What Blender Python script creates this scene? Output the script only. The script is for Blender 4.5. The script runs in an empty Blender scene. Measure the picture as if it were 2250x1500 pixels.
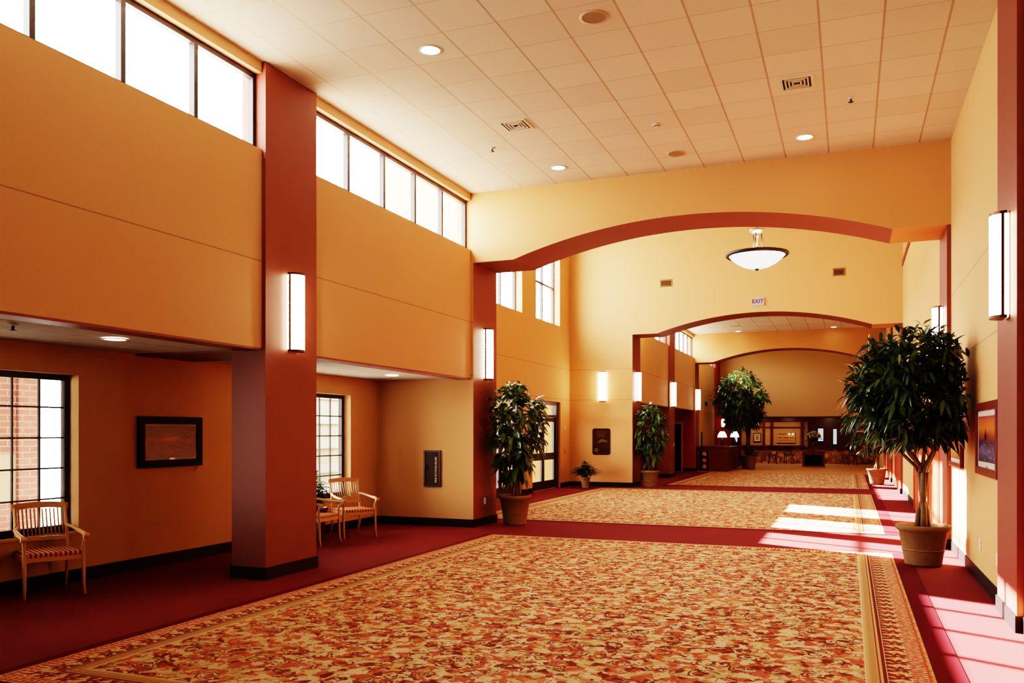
import bpy, bmesh, math, random
from mathutils import Vector, Matrix, Quaternion
PI = math.pi
scn = bpy.context.scene
COL = scn.collection
R = math.radians

# ------------------------------------------------------------------ helpers
def srgb(r, g, b):
    f = lambda c: (c/255/12.92) if c/255 <= 0.04045 else ((c/255+0.055)/1.055)**2.4
    return (f(r), f(g), f(b), 1.0)

class N:
    """tiny node-graph helper"""
    def __init__(s, name):
        s.m = bpy.data.materials.new(name); s.m.use_nodes = True
        s.t = s.m.node_tree; s.t.nodes.clear()
        s.out = s.t.nodes.new('ShaderNodeOutputMaterial')
    def n(s, typ, **kw):
        nd = s.t.nodes.new(typ)
        ins = kw.pop('ins', {})
        for k, v in kw.items(): setattr(nd, k, v)
        for k, v in ins.items(): s.set(nd.inputs[k], v)
        return nd
    def set(s, sock, v):
        if isinstance(v, bpy.types.NodeSocket): s.t.links.new(v, sock)
        else: sock.default_value = v
    def math(s, op, a, b=0.0, c=0.0, clamp=False):
        nd = s.t.nodes.new('ShaderNodeMath'); nd.operation = op; nd.use_clamp = clamp
        s.set(nd.inputs[0], a); s.set(nd.inputs[1], b); s.set(nd.inputs[2], c)
        return nd.outputs[0]
    def mix(s, f, a, b, mode='MIX'):
        nd = s.t.nodes.new('ShaderNodeMix'); nd.data_type = 'RGBA'; nd.blend_type = mode
        s.set(nd.inputs[0], f); s.set(nd.inputs[6], a); s.set(nd.inputs[7], b)
        return nd.outputs[2]
    def ramp(s, f, stops, interp='LINEAR'):
        nd = s.t.nodes.new('ShaderNodeValToRGB'); cr = nd.color_ramp; cr.interpolation = interp
        while len(cr.elements) > 1: cr.elements.remove(cr.elements[-1])
        cr.elements[0].position = stops[0][0]; cr.elements[0].color = stops[0][1]
        for p, c in stops[1:]:
            e = cr.elements.new(p); e.color = c
        s.set(nd.inputs[0], f)
        return nd.outputs[0]
    def noise(s, vec, scale, detail=2.0, rough=0.5):
        nd = s.t.nodes.new('ShaderNodeTexNoise'); s.set(nd.inputs['Vector'], vec)
        nd.inputs['Scale'].default_value = scale; nd.inputs['Detail'].default_value = detail
        nd.inputs['Roughness'].default_value = rough
        return nd.outputs['Fac']
    def obj(s): return s.n('ShaderNodeTexCoord').outputs['Object']
    def uv(s): return s.n('ShaderNodeTexCoord').outputs['UV']
    def sep(s, v):
        nd = s.n('ShaderNodeSeparateXYZ'); s.set(nd.inputs[0], v); return nd.outputs
    def bsdf(s, color, rough=0.6, spec=0.4, metal=0.0, bump=None, bstr=0.2, bdist=0.01, **kw):
        nd = s.t.nodes.new('ShaderNodeBsdfPrincipled')
        s.set(nd.inputs['Base Color'], color); s.set(nd.inputs['Roughness'], rough)
        nd.inputs['Specular IOR Level'].default_value = spec; nd.inputs['Metallic'].default_value = metal
        for k, v in kw.items(): s.set(nd.inputs[k.replace('_', ' ')], v)
        if bump is not None:
            b = s.t.nodes.new('ShaderNodeBump'); b.inputs['Strength'].default_value = bstr
            b.inputs['Distance'].default_value = bdist
            s.set(b.inputs['Height'], bump); s.t.links.new(b.outputs[0], nd.inputs['Normal'])
        s.t.links.new(nd.outputs[0], s.out.inputs[0])
        return nd

def simple(name, col, rough=0.6, spec=0.4, metal=0.0, var=0.12, scale=6.0, bstr=0.08):
    g = N(name); o = g.obj(); f = g.noise(o, scale, 3.0)
    dark = tuple(c*(1-var) for c in col[:3])+(1,); light = tuple(min(1, c*(1+var)) for c in col[:3])+(1,)
    c = g.mix(f, dark, light)
    g.bsdf(c, rough, spec, metal, bump=g.noise(o, scale*12, 2.0), bstr=bstr, bdist=0.002)
    return g.m

def emissive(name, col, strength):
    g = N(name); o = g.obj()
    e = g.n('ShaderNodeEmission')
    f = g.noise(o, 3.0, 1.0)
    g.set(e.inputs[0], g.mix(f, tuple(c*0.96 for c in col[:3])+(1,), col)); e.inputs[1].default_value = strength
    g.t.links.new(e.outputs[0], g.out.inputs[0]); return g.m

# ------------------------------------------------------------------ mesh builder
class MB:
    def __init__(s, mats):
        s.bm = bmesh.new(); s.mats = mats if isinstance(mats, (list, tuple)) else [mats]
        s.uvl = s.bm.loops.layers.uv.new('UVMap')
    def quad(s, pts, mi=0, uv=None):
        f = s.bm.faces.new([s.bm.verts.new(p) for p in pts]); f.material_index = mi
        if uv:
            for l, q in zip(f.loops, uv): l[s.uvl].uv = q
        return f
    def box(s, x0, x1, y0, y1, z0, z1, mi=0, bev=0.0, M=None, fm=None):
        """fm: dict face -> material index with keys -x +x -y +y -z +z"""
        r = bmesh.ops.create_cube(s.bm, size=1.0)
        vs = r['verts']
        for v in vs:
            v.co = Vector(((x0+x1)/2+v.co.x*(x1-x0), (y0+y1)/2+v.co.y*(y1-y0), (z0+z1)/2+v.co.z*(z1-z0)))
        fs = set(f for v in vs for f in v.link_faces)
        for f in fs:
            f.material_index = mi
            if fm:
                f.normal_update(); n = f.normal
                k = max(range(3), key=lambda i: abs(n[i])); key = ('+' if n[k] > 0 else '-')+'xyz'[k]
                if key in fm: f.material_index = fm[key]
        if M is not None:
            for v in vs: v.co = M @ v.co
        if bev > 0:
            es = list(set(e for f in fs for e in f.edges))
            bmesh.ops.bevel(s.bm, geom=es, offset=bev, segments=2, profile=0.5, affect='EDGES')
        return s
    def tube(s, pts, rad, seg=8, mi=0, cap=True):
        pts = [Vector(p) for p in pts]
        rads = rad if isinstance(rad, (list, tuple)) else [rad]*len(pts)
        rings = []; up = None
        for i, p in enumerate(pts):
            if i == 0: d = pts[1]-p
            elif i == len(pts)-1: d = p-pts[i-1]
            else: d = pts[i+1]-pts[i-1]
            d.normalize()
            if up is None:
                a = Vector((0, 0, 1)) if abs(d.z) < 0.9 else Vector((1, 0, 0))
                up = d.cross(a).normalized()
            else:
                up = (up-d*up.dot(d)).normalized()
            w = d.cross(up)
            rings.append([s.bm.verts.new(p+(up*math.cos(2*PI*k/seg)+w*math.sin(2*PI*k/seg))*rads[i]) for k in range(seg)])
        for a, b in zip(rings, rings[1:]):
            for k in range(seg):
                f = s.bm.faces.new((a[k], a[(k+1) % seg], b[(k+1) % seg], b[k])); f.material_index = mi; f.smooth = True
        if cap:
            s.bm.faces.new(rings[0][::-1]).material_index = mi; s.bm.faces.new(rings[-1]).material_index = mi
        return s
    def lathe(s, prof, seg=32, mi=0, c=(0, 0, 0), a0=0.0, a1=2*PI, smooth=True, flip=False):
        full = abs(a1-a0-2*PI) < 1e-6
        n = seg if full else seg+1
        rings = []
        for r, z in prof:
            if r < 1e-6: rings.append([s.bm.verts.new((c[0], c[1], c[2]+z))])
            else: rings.append([s.bm.verts.new((c[0]+r*math.cos(a0+(a1-a0)*k/seg), c[1]+r*math.sin(a0+(a1-a0)*k/seg), c[2]+z)) for k in range(n)])
        for a, b in zip(rings, rings[1:]):
            for k in range(seg):
                k2 = (k+1) % n
                if len(a) == 1 and len(b) == 1: continue
                if len(a) == 1: vs = (a[0], b[k2], b[k])
                elif len(b) == 1: vs = (a[k], a[k2], b[0])
                else: vs = (a[k], a[k2], b[k2], b[k])
                f = s.bm.faces.new(vs[::-1] if flip else vs); f.material_index = mi; f.smooth = smooth
        return s
    def prism(s, poly, y0, y1, axis='y', mi=0, side_mi=None, sides=None):
        """poly: list of (a, b); extruded along axis. side_mi: one index; sides: function(i)->index"""
        def P(a, b, t):
            return {'y': (a, t, b), 'x': (t, a, b), 'z': (a, b, t)}[axis]
        A = [s.bm.verts.new(P(a, b, y0)) for a, b in poly]; B = [s.bm.verts.new(P(a, b, y1)) for a, b in poly]
        s.bm.faces.new(A).material_index = mi; s.bm.faces.new(B[::-1]).material_index = mi
        n = len(poly)
        for i in range(n):
            f = s.bm.faces.new((A[i], B[i], B[(i+1) % n], A[(i+1) % n]))
            f.material_index = sides(i) if sides else (mi if side_mi is None else side_mi)
        return s
    def build(s, name, parent=None, loc=None, rot=None, normals=True, smooth=None):
        if normals: bmesh.ops.recalc_face_normals(s.bm, faces=s.bm.faces)
        me = bpy.data.meshes.new(name); s.bm.to_mesh(me); s.bm.free()
        for m in s.mats: me.materials.append(m)
        o = bpy.data.objects.new(name, me); COL.objects.link(o)
        if parent: o.parent = parent
        if loc: o.location = loc
        if rot: o.rotation_euler = rot
        return o

def tag(o, label=None, cat=None, group=None, kind=None):
    if label: o['label'] = label
    if cat: o['category'] = cat
    if group: o['group'] = group
    if kind: o['kind'] = kind
    return o
def thing(name, label, cat, loc=(0, 0, 0), rz=0.0, group=None):
    o = bpy.data.objects.new(name, None); COL.objects.link(o)
    o.location = loc; o.rotation_euler = (0, 0, rz); o.empty_display_size = 0.1
    return tag(o, label, cat, group)
def dup(root, loc, rz, label, group=None):
    r = root.copy(); COL.objects.link(r); r.location = loc; r.rotation_euler = (0, 0, rz)
    r['label'] = label
    if group: r['group'] = group
    for ch in list(root.children):
        c = ch.copy(); COL.objects.link(c); c.parent = r
        for g in ch.children:
            d = g.copy(); COL.objects.link(d); d.parent = c
    return r
def struct(o, label=None, cat=None):
    o['kind'] = 'structure'
    if label: o['label'] = label
    if cat: o['category'] = cat
    return o

# ------------------------------------------------------------------ materials
def wall_mat(name, col, joints=(2.655, 3.585)):
    g = N(name); o = g.obj()
    big = g.noise(o, 0.7, 2.0); fine = g.noise(o, 55.0, 3.0, 0.7)
    c0 = tuple(c*0.93 for c in col[:3])+(1,)
    c = g.mix(big, c0, col)
    c = g.mix(g.math('MULTIPLY', g.math('SUBTRACT', fine, 0.35, clamp=True), 0.55), c, tuple(c*0.80 for c in col[:3])+(1,))
    h = fine
    if joints:
        z = g.sep(o)[2]
        for zz in joints:
            d = g.math('ABSOLUTE', g.math('SUBTRACT', z, zz))
            m = g.math('LESS_THAN', d, 0.006)
            c = g.mix(g.math('MULTIPLY', m, 0.62), c, tuple(x*0.25 for x in col[:3])+(1,))
    g.bsdf(c, 0.75, 0.25, bump=h, bstr=0.12, bdist=0.003)
    return g.m
WALL = wall_mat('wallcovering', srgb(228, 174, 124))
WALLU = wall_mat('wallcovering_upper', srgb(218, 174, 136), (3.585,))
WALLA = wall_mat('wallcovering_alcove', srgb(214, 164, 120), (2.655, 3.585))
WALLP = wall_mat('wallcovering_plain', srgb(206, 158, 110), ())
RED = simple('red_paint', srgb(126, 68, 55), 0.55, 0.35, var=0.06, scale=2.0, bstr=0.04)
RED2 = simple('dark_red_wall', srgb(150, 52, 46), 0.6, 0.3, var=0.06, scale=2.0, bstr=0.04)
BLACK = simple('black_base', srgb(9, 7, 7), 0.6, 0.2, var=0.2)
BASE = simple('maroon_black_base', srgb(30, 9, 12), 0.6, 0.25, var=0.2)
BRONZE = simple('bronze_metal', srgb(38, 28, 26), 0.4, 0.5, var=0.2)
BRONZE2 = simple('sconce_bronze', srgb(96, 62, 42), 0.35, 0.5, 0.6, var=0.15)
NICKEL = simple('brushed_nickel', srgb(190, 180, 160), 0.3, 0.5, 0.9, var=0.05)
CREAM = simple('cream_plastic', srgb(236, 222, 196), 0.5, 0.4, var=0.04)
WHITE = simple('white_trim', srgb(240, 232, 220), 0.45, 0.4, var=0.03)
TERRA = simple('terracotta', srgb(136, 104, 76), 0.85, 0.15, var=0.22, scale=9.0, bstr=0.3)
SOIL = simple('soil', srgb(58, 42, 30), 0.95, 0.1, var=0.5, scale=30.0, bstr=0.6)
BARK = simple('bark', srgb(126, 98, 74), 0.85, 0.2, var=0.35, scale=25.0, bstr=0.5)
TEAK = simple('teak_wood', srgb(224, 172, 122), 0.45, 0.4, var=0.15, scale=14.0, bstr=0.08)
CHERRY = simple('cherry_wood', srgb(104, 36, 26), 0.35, 0.5, var=0.25, scale=8.0, bstr=0.05)
DARKWOOD = simple('dark_wood', srgb(64, 24, 18), 0.4, 0.45, var=0.3, scale=8.0, bstr=0.05)
REDDOOR = simple('red_stained_wood', srgb(172, 74, 44), 0.4, 0.45, var=0.18, scale=9.0, bstr=0.05)
TANPANEL = simple('tan_panel', srgb(196, 148, 106), 0.6, 0.3, var=0.1)
CONCRETE = simple('concrete', srgb(205, 200, 190), 0.9, 0.2, var=0.1, scale=2.0)
SIDING = simple('tan_siding', srgb(214, 196, 160), 0.8, 0.2, var=0.05)
SIDING2 = simple('cream_band', srgb(238, 228, 204), 0.8, 0.2, var=0.05)
SHRUB = simple('pale_shrub', srgb(120, 140, 80), 0.7, 0.2, var=0.4, scale=12)
PAPER = simple('cream_flowers', srgb(246, 226, 184), 0.7, 0.2, var=0.15, scale=20)
PAPER2 = simple('rolled_paper', srgb(224, 150, 112), 0.7, 0.2, var=0.2, scale=10)
REDPULL = simple('red_plastic', srgb(190, 50, 35), 0.4, 0.4)
MATTE = simple('picture_mat_board', srgb(205, 190, 175), 0.8, 0.2, var=0.05)
CABGLASS = simple('smoked_panel', srgb(44, 34, 30), 0.2, 0.5, var=0.2)
LETTER = simple('white_lettering', srgb(235, 222, 210), 0.6, 0.2, var=0.02)

def floor_mat():
    g = N('red_carpet'); o = g.obj()
    a = g.noise(o, 140.0, 2.0, 0.8); b = g.noise(o, 1.3, 3.0)
    c = g.mix(a, srgb(94, 32, 35), srgb(132, 56, 56))
    c = g.mix(g.math('MULTIPLY', b, 0.35), c, srgb(88, 27, 30))
    g.bsdf(c, 0.95, 0.1, bump=a, bstr=0.35, bdist=0.006)
    return g.m
CARPET = floor_mat()
MAROON = simple('maroon_carpet_edge', srgb(88, 14, 24), 0.95, 0.1, var=0.2, scale=40.0, bstr=0.3)

CREAMC, GOLDC, ORNG, DRED, TANC, OLIV = srgb(234, 210, 170), srgb(216, 180, 132), srgb(198, 108, 82), srgb(108, 30, 34), srgb(202, 164, 120), srgb(206, 182, 134)
def field_mat():
    g = N('floral_carpet_field'); uv = g.uv()
    nz = g.n('ShaderNodeTexNoise'); g.set(nz.inputs['Vector'], uv); nz.inputs['Scale'].default_value = 9.0; nz.inputs['Detail'].default_value = 2.0
    off = g.n('ShaderNodeVectorMath', operation='MULTIPLY_ADD')
    g.set(off.inputs[0], nz.outputs['Color']); off.inputs[1].default_value = (0.13, 0.13, 0); g.set(off.inputs[2], uv)
    w = off.outputs[0]
    def vor(scale, feat='F1', vec=w):
        v = g.n('ShaderNodeTexVoronoi'); v.feature = feat; g.set(v.inputs['Vector'], vec); v.inputs['Scale'].default_value = scale
        return v
    big = vor(8.5); sm = vor(16.0); smE = vor(16.0, 'DISTANCE_TO_EDGE')
    rb = g.sep(big.outputs['Color'])[0]; rs = g.sep(sm.outputs['Color'])[1]
    c = g.ramp(rb, [(0.0, CREAMC), (0.30, srgb(226, 200, 148)), (0.62, CREAMC), (0.86, OLIV)], 'CONSTANT')
    leafc = g.ramp(rs, [(0.0, ORNG), (0.32, CREAMC), (0.44, srgb(212, 140, 104)), (0.60, GOLDC), (0.74, srgb(192, 96, 70)), (0.86, DRED)], 'CONSTANT')
    k = g.math('GREATER_THAN', g.noise(uv, 8.0, 2.0), 0.485)
    c = g.mix(k, c, leafc)
    e1 = g.math('LESS_THAN', smE.outputs['Distance'], 0.07)
    e1 = g.math('MULTIPLY', e1, g.math('GREATER_THAN', g.noise(uv, 9.0, 2.0), 0.52))
    c = g.mix(g.math('MULTIPLY', e1, 0.8), c, srgb(166, 66, 54))
    # dark scrolls: broken rings round the flower centres
    sc = vor(5.6); dd = sc.outputs['Distance']
    r1 = g.math('LESS_THAN', g.math('ABSOLUTE', g.math('SUBTRACT', dd, 0.40)), 0.06)
    r2 = g.math('LESS_THAN', g.math('ABSOLUTE', g.math('SUBTRACT', dd, 0.20)), 0.04)
    rr = g.math('MAXIMUM', r1, r2)
    rr = g.math('MULTIPLY', rr, g.math('GREATER_THAN', g.noise(uv, 13.0, 2.0), 0.46))
    c = g.mix(g.math('MULTIPLY', rr, 0.95), c, DRED)
    a = g.noise(uv, 160.0, 2.0, 0.8)
    c = g.mix(g.math('MULTIPLY', a, 0.3), c, tuple(x*0.55 for x in TANC[:3])+(1,))
    g.bsdf(c, 0.95, 0.08, bump=a, bstr=0.3, bdist=0.005)
    return g.m
FIELD = field_mat()
def border_mat():
    # uv: u along the strip in metres, v across (0 at the outer edge, 0.44 at the field)
    g = N('floral_carpet_border'); uv = g.uv(); u, v, _ = g.sep(uv)
    base = g.ramp(g.math('DIVIDE', v, 0.44), [(0, GOLDC), (0.05, ORNG), (0.09, CREAMC), (0.34, srgb(230, 206, 158)), (0.68, DRED), (0.735, GOLDC),
                                             (0.775, srgb(150, 60, 40)), (0.80, TANC), (0.93, GOLDC), (0.97, CREAMC)], 'CONSTANT')
    P = 0.20
    fu = g.math('SUBTRACT', g.math('FRACT', g.math('DIVIDE', u, P)), 0.5)          # -0.5..0.5
    # medallion flower: two red lobes
    du = g.math('MULTIPLY', fu, P); dv = g.math('SUBTRACT', v, 0.205)
    ang = g.math('ARCTAN2', dv, du)
    rad = g.math('SQRT', g.math('ADD', g.math('MULTIPLY', du, du), g.math('MULTIPLY', dv, dv)))
    lobes = g.math('MULTIPLY_ADD', g.math('COSINE', g.math('MULTIPLY', ang, 5.0)), 0.020, 0.058)
    med = g.math('LESS_THAN', rad, lobes)
    c = g.mix(med, base, DRED)
    core = g.math('LESS_THAN', rad, 0.014)
    c = g.mix(core, c, GOLDC)
    # zig-zag between the cream band and the dark band
    zz = g.math('MULTIPLY_ADD', g.math('ABSOLUTE', g.math('SUBTRACT', g.math('FRACT', g.math('DIVIDE', u, P/2)), 0.5)), 0.16, 0.222)
    z1 = g.math('MULTIPLY', g.math('GREATER_THAN', v, zz), g.math('LESS_THAN', v, 0.295))
    c = g.mix(z1, c, DRED)
    # lattice leaves near the outer edge
    s1 = g.math('SINE', g.math('MULTIPLY', u, 2*PI/0.05)); nn = g.noise(uv, 24.0, 2.0)
    lt = g.math('GREATER_THAN', g.math('ADD', s1, g.math('MULTIPLY', g.math('SUBTRACT', nn, 0.5), 3.0)), -0.1)
    lt = g.math('MULTIPLY', lt, g.math('MULTIPLY', g.math('GREATER_THAN', v, 0.035), g.math('LESS_THAN', v, 0.145)))
    c = g.mix(g.math('MULTIPLY', lt, 0.9), c, srgb(196, 72, 56))
    # dots on the guard stripe
    dd = g.math('GREATER_THAN', g.math('SINE', g.math('MULTIPLY', u, 2*PI/0.04)), 0.3)
    dd = g.math('MULTIPLY', dd, g.math('MULTIPLY', g.math('GREATER_THAN', v, 0.362), g.math('LESS_THAN', v, 0.400)))
    c = g.mix(g.math('MULTIPLY', dd, 0.6), c, srgb(150, 96, 48))
    n2 = g.math('GREATER_THAN', g.noise(uv, 30.0, 2.0), 0.52)
    n2 = g.math('MULTIPLY', n2, g.math('LESS_THAN', v, 0.29))
    c = g.mix(g.math('MULTIPLY', n2, 0.6), c, srgb(176, 60, 48))
    a = g.noise(uv, 160.0, 2.0, 0.8)
    c = g.mix(g.math('MULTIPLY', a, 0.25), c, tuple(x*0.5 for x in TANC[:3])+(1,))
    g.bsdf(c, 0.95, 0.08, bump=a, bstr=0.3, bdist=0.005)
    return g.m
BORDER = border_mat()

def ceiling_mat():
    g = N('acoustic_tile'); o = g.obj(); x, y, z = g.sep(o)
    T = 0.6096
    fx = g.math('FRACT', g.math('DIVIDE', g.math('ADD', x, 5.77+61*T), T)); fy = g.math('FRACT', g.math('DIVIDE', g.math('ADD', y, -8.56+61*T), T))
    ix = g.math('FLOOR', g.math('DIVIDE', g.math('ADD', x, 5.77+61*T), T)); iy = g.math('FLOOR', g.math('DIVIDE', g.math('ADD', y, -8.56+61*T), T))
    dx = g.math('MINIMUM', fx, g.math('SUBTRACT', 1.0, fx)); dy = g.math('MINIMUM', fy, g.math('SUBTRACT', 1.0, fy))
    lx = g.math('LESS_THAN', dx, 0.019); ly = g.math('LESS_THAN', dy, 0.013)
    cmb = g.n('ShaderNodeCombineXYZ'); g.set(cmb.inputs[0], ix); g.set(cmb.inputs[1], iy)
    wn = g.n('ShaderNodeTexWhiteNoise'); g.set(wn.inputs['Vector'], cmb.outputs[0])
    c = g.mix(wn.outputs['Value'], srgb(234, 218, 196), srgb(243, 229, 208))
    f = g.noise(o, 70.0, 3.0, 0.8)
    c = g.mix(g.math('MULTIPLY', g.math('GREATER_THAN', f, 0.6), 0.12), c, srgb(190, 160, 130))
    c = g.mix(g.math('MULTIPLY', ly, 0.4), c, srgb(184, 150, 112))
    c = g.mix(g.math('MULTIPLY', lx, 0.7), c, srgb(178, 142, 104))
    h = g.math('MAXIMUM', lx, ly)
    g.bsdf(c, 0.85, 0.15, bump=h, bstr=0.25, bdist=0.01)
    return g.m
CEIL = ceiling_mat()
def lobbyfloor_mat():
    g = N('lobby_floor'); o = g.obj()
    a = g.noise(o, 2.0, 4.0); b = g.noise(o, 30.0, 2.0)
    c = g.mix(a, srgb(178, 116, 62), srgb(212, 156, 92)); c = g.mix(g.math('MULTIPLY', b, 0.3), c, srgb(150, 90, 50))
    g.bsdf(c, 0.6, 0.3, bump=b, bstr=0.1, bdist=0.003); return g.m
LOBFLOOR = lobbyfloor_mat()
def leaf_mat(name, dark, light):
    g = N(name); o = g.obj()
    f = g.noise(o, 5.0, 3.0, 0.7); c = g.mix(f, dark, light)
    b = g.bsdf(c, 0.28, 0.55)
    tr = g.n('ShaderNodeBsdfTranslucent'); g.set(tr.inputs[0], light)
    mx = g.n('ShaderNodeMixShader'); mx.inputs[0].default_value = 0.12
    g.t.links.new(b.outputs[0], mx.inputs[1]); g.t.links.new(tr.outputs[0], mx.inputs[2]); g.t.links.new(mx.outputs[0], g.out.inputs[0])
    return g.m
LEAF = leaf_mat('ficus_leaf', srgb(28, 46, 26), srgb(78, 102, 56))
LEAF2 = leaf_mat('broad_leaf', srgb(38, 60, 34), srgb(104, 130, 76))
def glass_mat():
    g = N('window_glass'); o = g.obj()
    t = g.n('ShaderNodeBsdfTransparent'); t.inputs[0].default_value = (0.97, 0.98, 0.98, 1)
    gl = g.n('ShaderNodeBsdfGlossy'); gl.inputs['Roughness'].default_value = 0.02
    lw = g.n('ShaderNodeLayerWeight'); lw.inputs[0].default_value = 0.25
    f = g.math('MULTIPLY', lw.outputs['Fresnel'], g.math('MULTIPLY_ADD', g.noise(o, 2.0, 1.0), 0.1, 0.5))
    mx = g.n('ShaderNodeMixShader'); g.set(mx.inputs[0], f)
    g.t.links.new(t.outputs[0], mx.inputs[1]); g.t.links.new(gl.outputs[0], mx.inputs[2]); g.t.links.new(mx.outputs[0], g.out.inputs[0])
    return g.m
GLASS = glass_mat()
def brick_mat(name, c1, c2, mortar, sx=1.0, sc=1.0, rough_stone=False):
    g = N(name); o = g.obj(); x, y, z = g.sep(o)
    cmb = g.n('ShaderNodeCombineXYZ'); g.set(cmb.inputs[0], g.math('ADD', x, y)); g.set(cmb.inputs[1], z)
    b = g.n('ShaderNodeTexBrick'); g.set(b.inputs['Vector'], cmb.outputs[0])
    b.inputs['Color1'].default_value = c1; b.inputs['Color2'].default_value = c2; b.inputs['Mortar'].default_value = mortar
    b.inputs['Scale'].default_value = sc; b.inputs['Brick Width'].default_value = 0.23*sx; b.inputs['Row Height'].default_value = 0.085*sx
    b.inputs['Mortar Size'].default_value = 0.008*sx
    g.bsdf(b.outputs['Color'], 0.9, 0.15, bump=g.noise(o, 20.0), bstr=0.2, bdist=0.01); return g.m
BRICK = brick_mat('exterior_brick', srgb(150, 104, 96), srgb(128, 84, 78), srgb(190, 170, 160))
def stone_mat():
    g = N('stacked_stone'); o = g.obj()
    v = g.n('ShaderNodeTexVoronoi'); g.set(v.inputs['Vector'], o); v.inputs['Scale'].default_value = 4.5
    e = g.n('ShaderNodeTexVoronoi'); e.feature = 'DISTANCE_TO_EDGE'; g.set(e.inputs['Vector'], o); e.inputs['Scale'].default_value = 4.5
    c = g.ramp(g.sep(v.outputs['Color'])[0], [(0, srgb(150, 100, 66)), (0.4, srgb(184, 132, 88)), (0.7, srgb(128, 78, 56)), (1, srgb(206, 160, 116))])
    c = g.mix(g.math('LESS_THAN', e.outputs['Distance'], 0.03), c, srgb(80, 46, 34))
    g.bsdf(c, 0.85, 0.2, bump=e.outputs['Distance'], bstr=0.5, bdist=0.03); return g.m
STONE = stone_mat()
def stripe_mat():
    g = N('striped_seat_fabric'); o = g.obj(); x, y, z = g.sep(o)
    f = g.math('GREATER_THAN', g.math('FRACT', g.math('MULTIPLY', y, 22.0)), 0.5)
    c = g.mix(f, srgb(150, 60, 46), srgb(232, 178, 128)); g.bsdf(c, 0.8, 0.15, bump=g.noise(o, 200.0), bstr=0.1, bdist=0.002); return g.m
STRIPE = stripe_mat()
def painting_mat(kind):
    g = N('painting_'+kind); uv = g.uv(); u, v, _ = g.sep(uv)
    n = g.noise(uv, 4.0, 4.0, 0.65); n2 = g.noise(uv, 14.0, 3.0, 0.6)
    t = g.math('ADD', v, g.math('MULTIPLY', g.math('SUBTRACT', n, 0.5), 0.3))
    if kind == 'dusk':
        c = g.ramp(t, [(0.0, srgb(44, 30, 24)), (0.22, srgb(70, 40, 24)), (0.42, srgb(62, 32, 22)), (0.52, srgb(130, 48, 30)), (0.60, srgb(150, 84, 46)), (0.66, srgb(78, 58, 54)), (1, srgb(52, 42, 32))])
        side = g.math('ABSOLUTE', g.math('SUBTRACT', u, 0.48))
        c = g.mix(g.math('MULTIPLY', g.math('SMOOTH_MIN', g.math('MULTIPLY', side, 3.0), 1.0, 0.2), 0.75, clamp=True), c, srgb(56, 34, 24))
        c = g.mix(g.math('MULTIPLY', g.math('GREATER_THAN', n2, 0.58), 0.5), c, srgb(96, 62, 32))
    elif kind == 'sunset':
        c = g.ramp(t, [(0.0, srgb(60, 50, 70)), (0.25, srgb(104, 92, 122)), (0.42, srgb(70, 52, 66)), (0.55, srgb(150, 74, 56)), (0.75, srgb(226, 134, 66)), (0.9, srgb(206, 110, 74)), (1, srgb(150, 80, 96))])
        fig = g.math('LESS_THAN', g.math('ADD', g.math('MULTIPLY', g.math('ABSOLUTE', g.math('SUBTRACT', u, 0.42)), 3.2), g.math('ABSOLUTE', g.math('SUBTRACT', v, 0.52))), g.math('MULTIPLY_ADD', n2, 0.2, 0.14))
        c = g.mix(fig, c, srgb(52, 44, 46))
        c = g.mix(g.math('MULTIPLY', g.math('GREATER_THAN', n2, 0.62), g.math('LESS_THAN', v, 0.4)), c, srgb(176, 176, 196))
    else:
        c = g.ramp(t, [(0.0, srgb(176, 110, 60)), (0.35, srgb(214, 150, 84)), (0.5, srgb(110, 54, 34)), (0.62, srgb(226, 170, 96)), (1, srgb(150, 96, 60))])
        c = g.mix(g.math('MULTIPLY', g.math('GREATER_THAN', n2, 0.6), 0.5), c, srgb(90, 48, 30))
    g.bsdf(c, 0.3, 0.4); return g.m
PAINT_DUSK, PAINT_SUN, PAINT_WARM = painting_mat('dusk'), painting_mat('sunset'), painting_mat('warm')

GLOW = emissive('sconce_glow', (1.0, 0.82, 0.56, 1), 36.0)
GLOWB = emissive('bowl_glow', (1.0, 0.95, 0.86, 1), 3.0)
GLOWD = emissive('downlight_glow', (1.0, 0.92, 0.78, 1), 14.0)
GLOWL = emissive('lampshade_glow', (1.0, 0.86, 0.66, 1), 4.0)
EXITW = emissive('exit_face', (1.0, 0.88, 0.80, 1), 0.65)
EXITR = emissive('exit_red', (0.7, 0.03, 0.03, 1), 0.6)
EXITG = emissive('exit_red_glow', (1.0, 0.16, 0.08, 1), 1.6)
BULB = emissive('picture_light_glow', (1.0, 0.88, 0.7, 1), 8.0)
DAY = emissive('daylight_glow', (0.85, 0.93, 0.92, 1), 0.9)  # glow stands in for daylight behind or mirrored in dark panes

# ------------------------------------------------------------------ dimensions (metres; X across, Y along the corridor)
XL, XW, XP = -6.14, -6.39, -6.09     # left wall face / back of it / pillar face
XA = -8.0                            # alcove back wall
XR, XRP = 1.345, 1.29               # right wall, right pilaster face
CZ, SZ, SILL, HEAD = 5.823, 2.595, 4.84, 5.70
A1 = (13.51, 14.55); A2 = (25.2, 26.24); A3 = (36.4, 37.44)
X2L, CZ2 = -8.08, 8.6
Y0, YF, YB = -2.0, 44.0, 48.0

# ------------------------------------------------------------------ floor
b = MB(CARPET); b.box(-8.3, 1.5, Y0, 36.12, -0.12, 0.0); struct(b.build('floor'))
b = MB(LOBFLOOR); b.box(-8.3, 1.5, 36.12, 48.3, -0.12, 0.0); struct(b.build('floor_lobby'))

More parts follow.
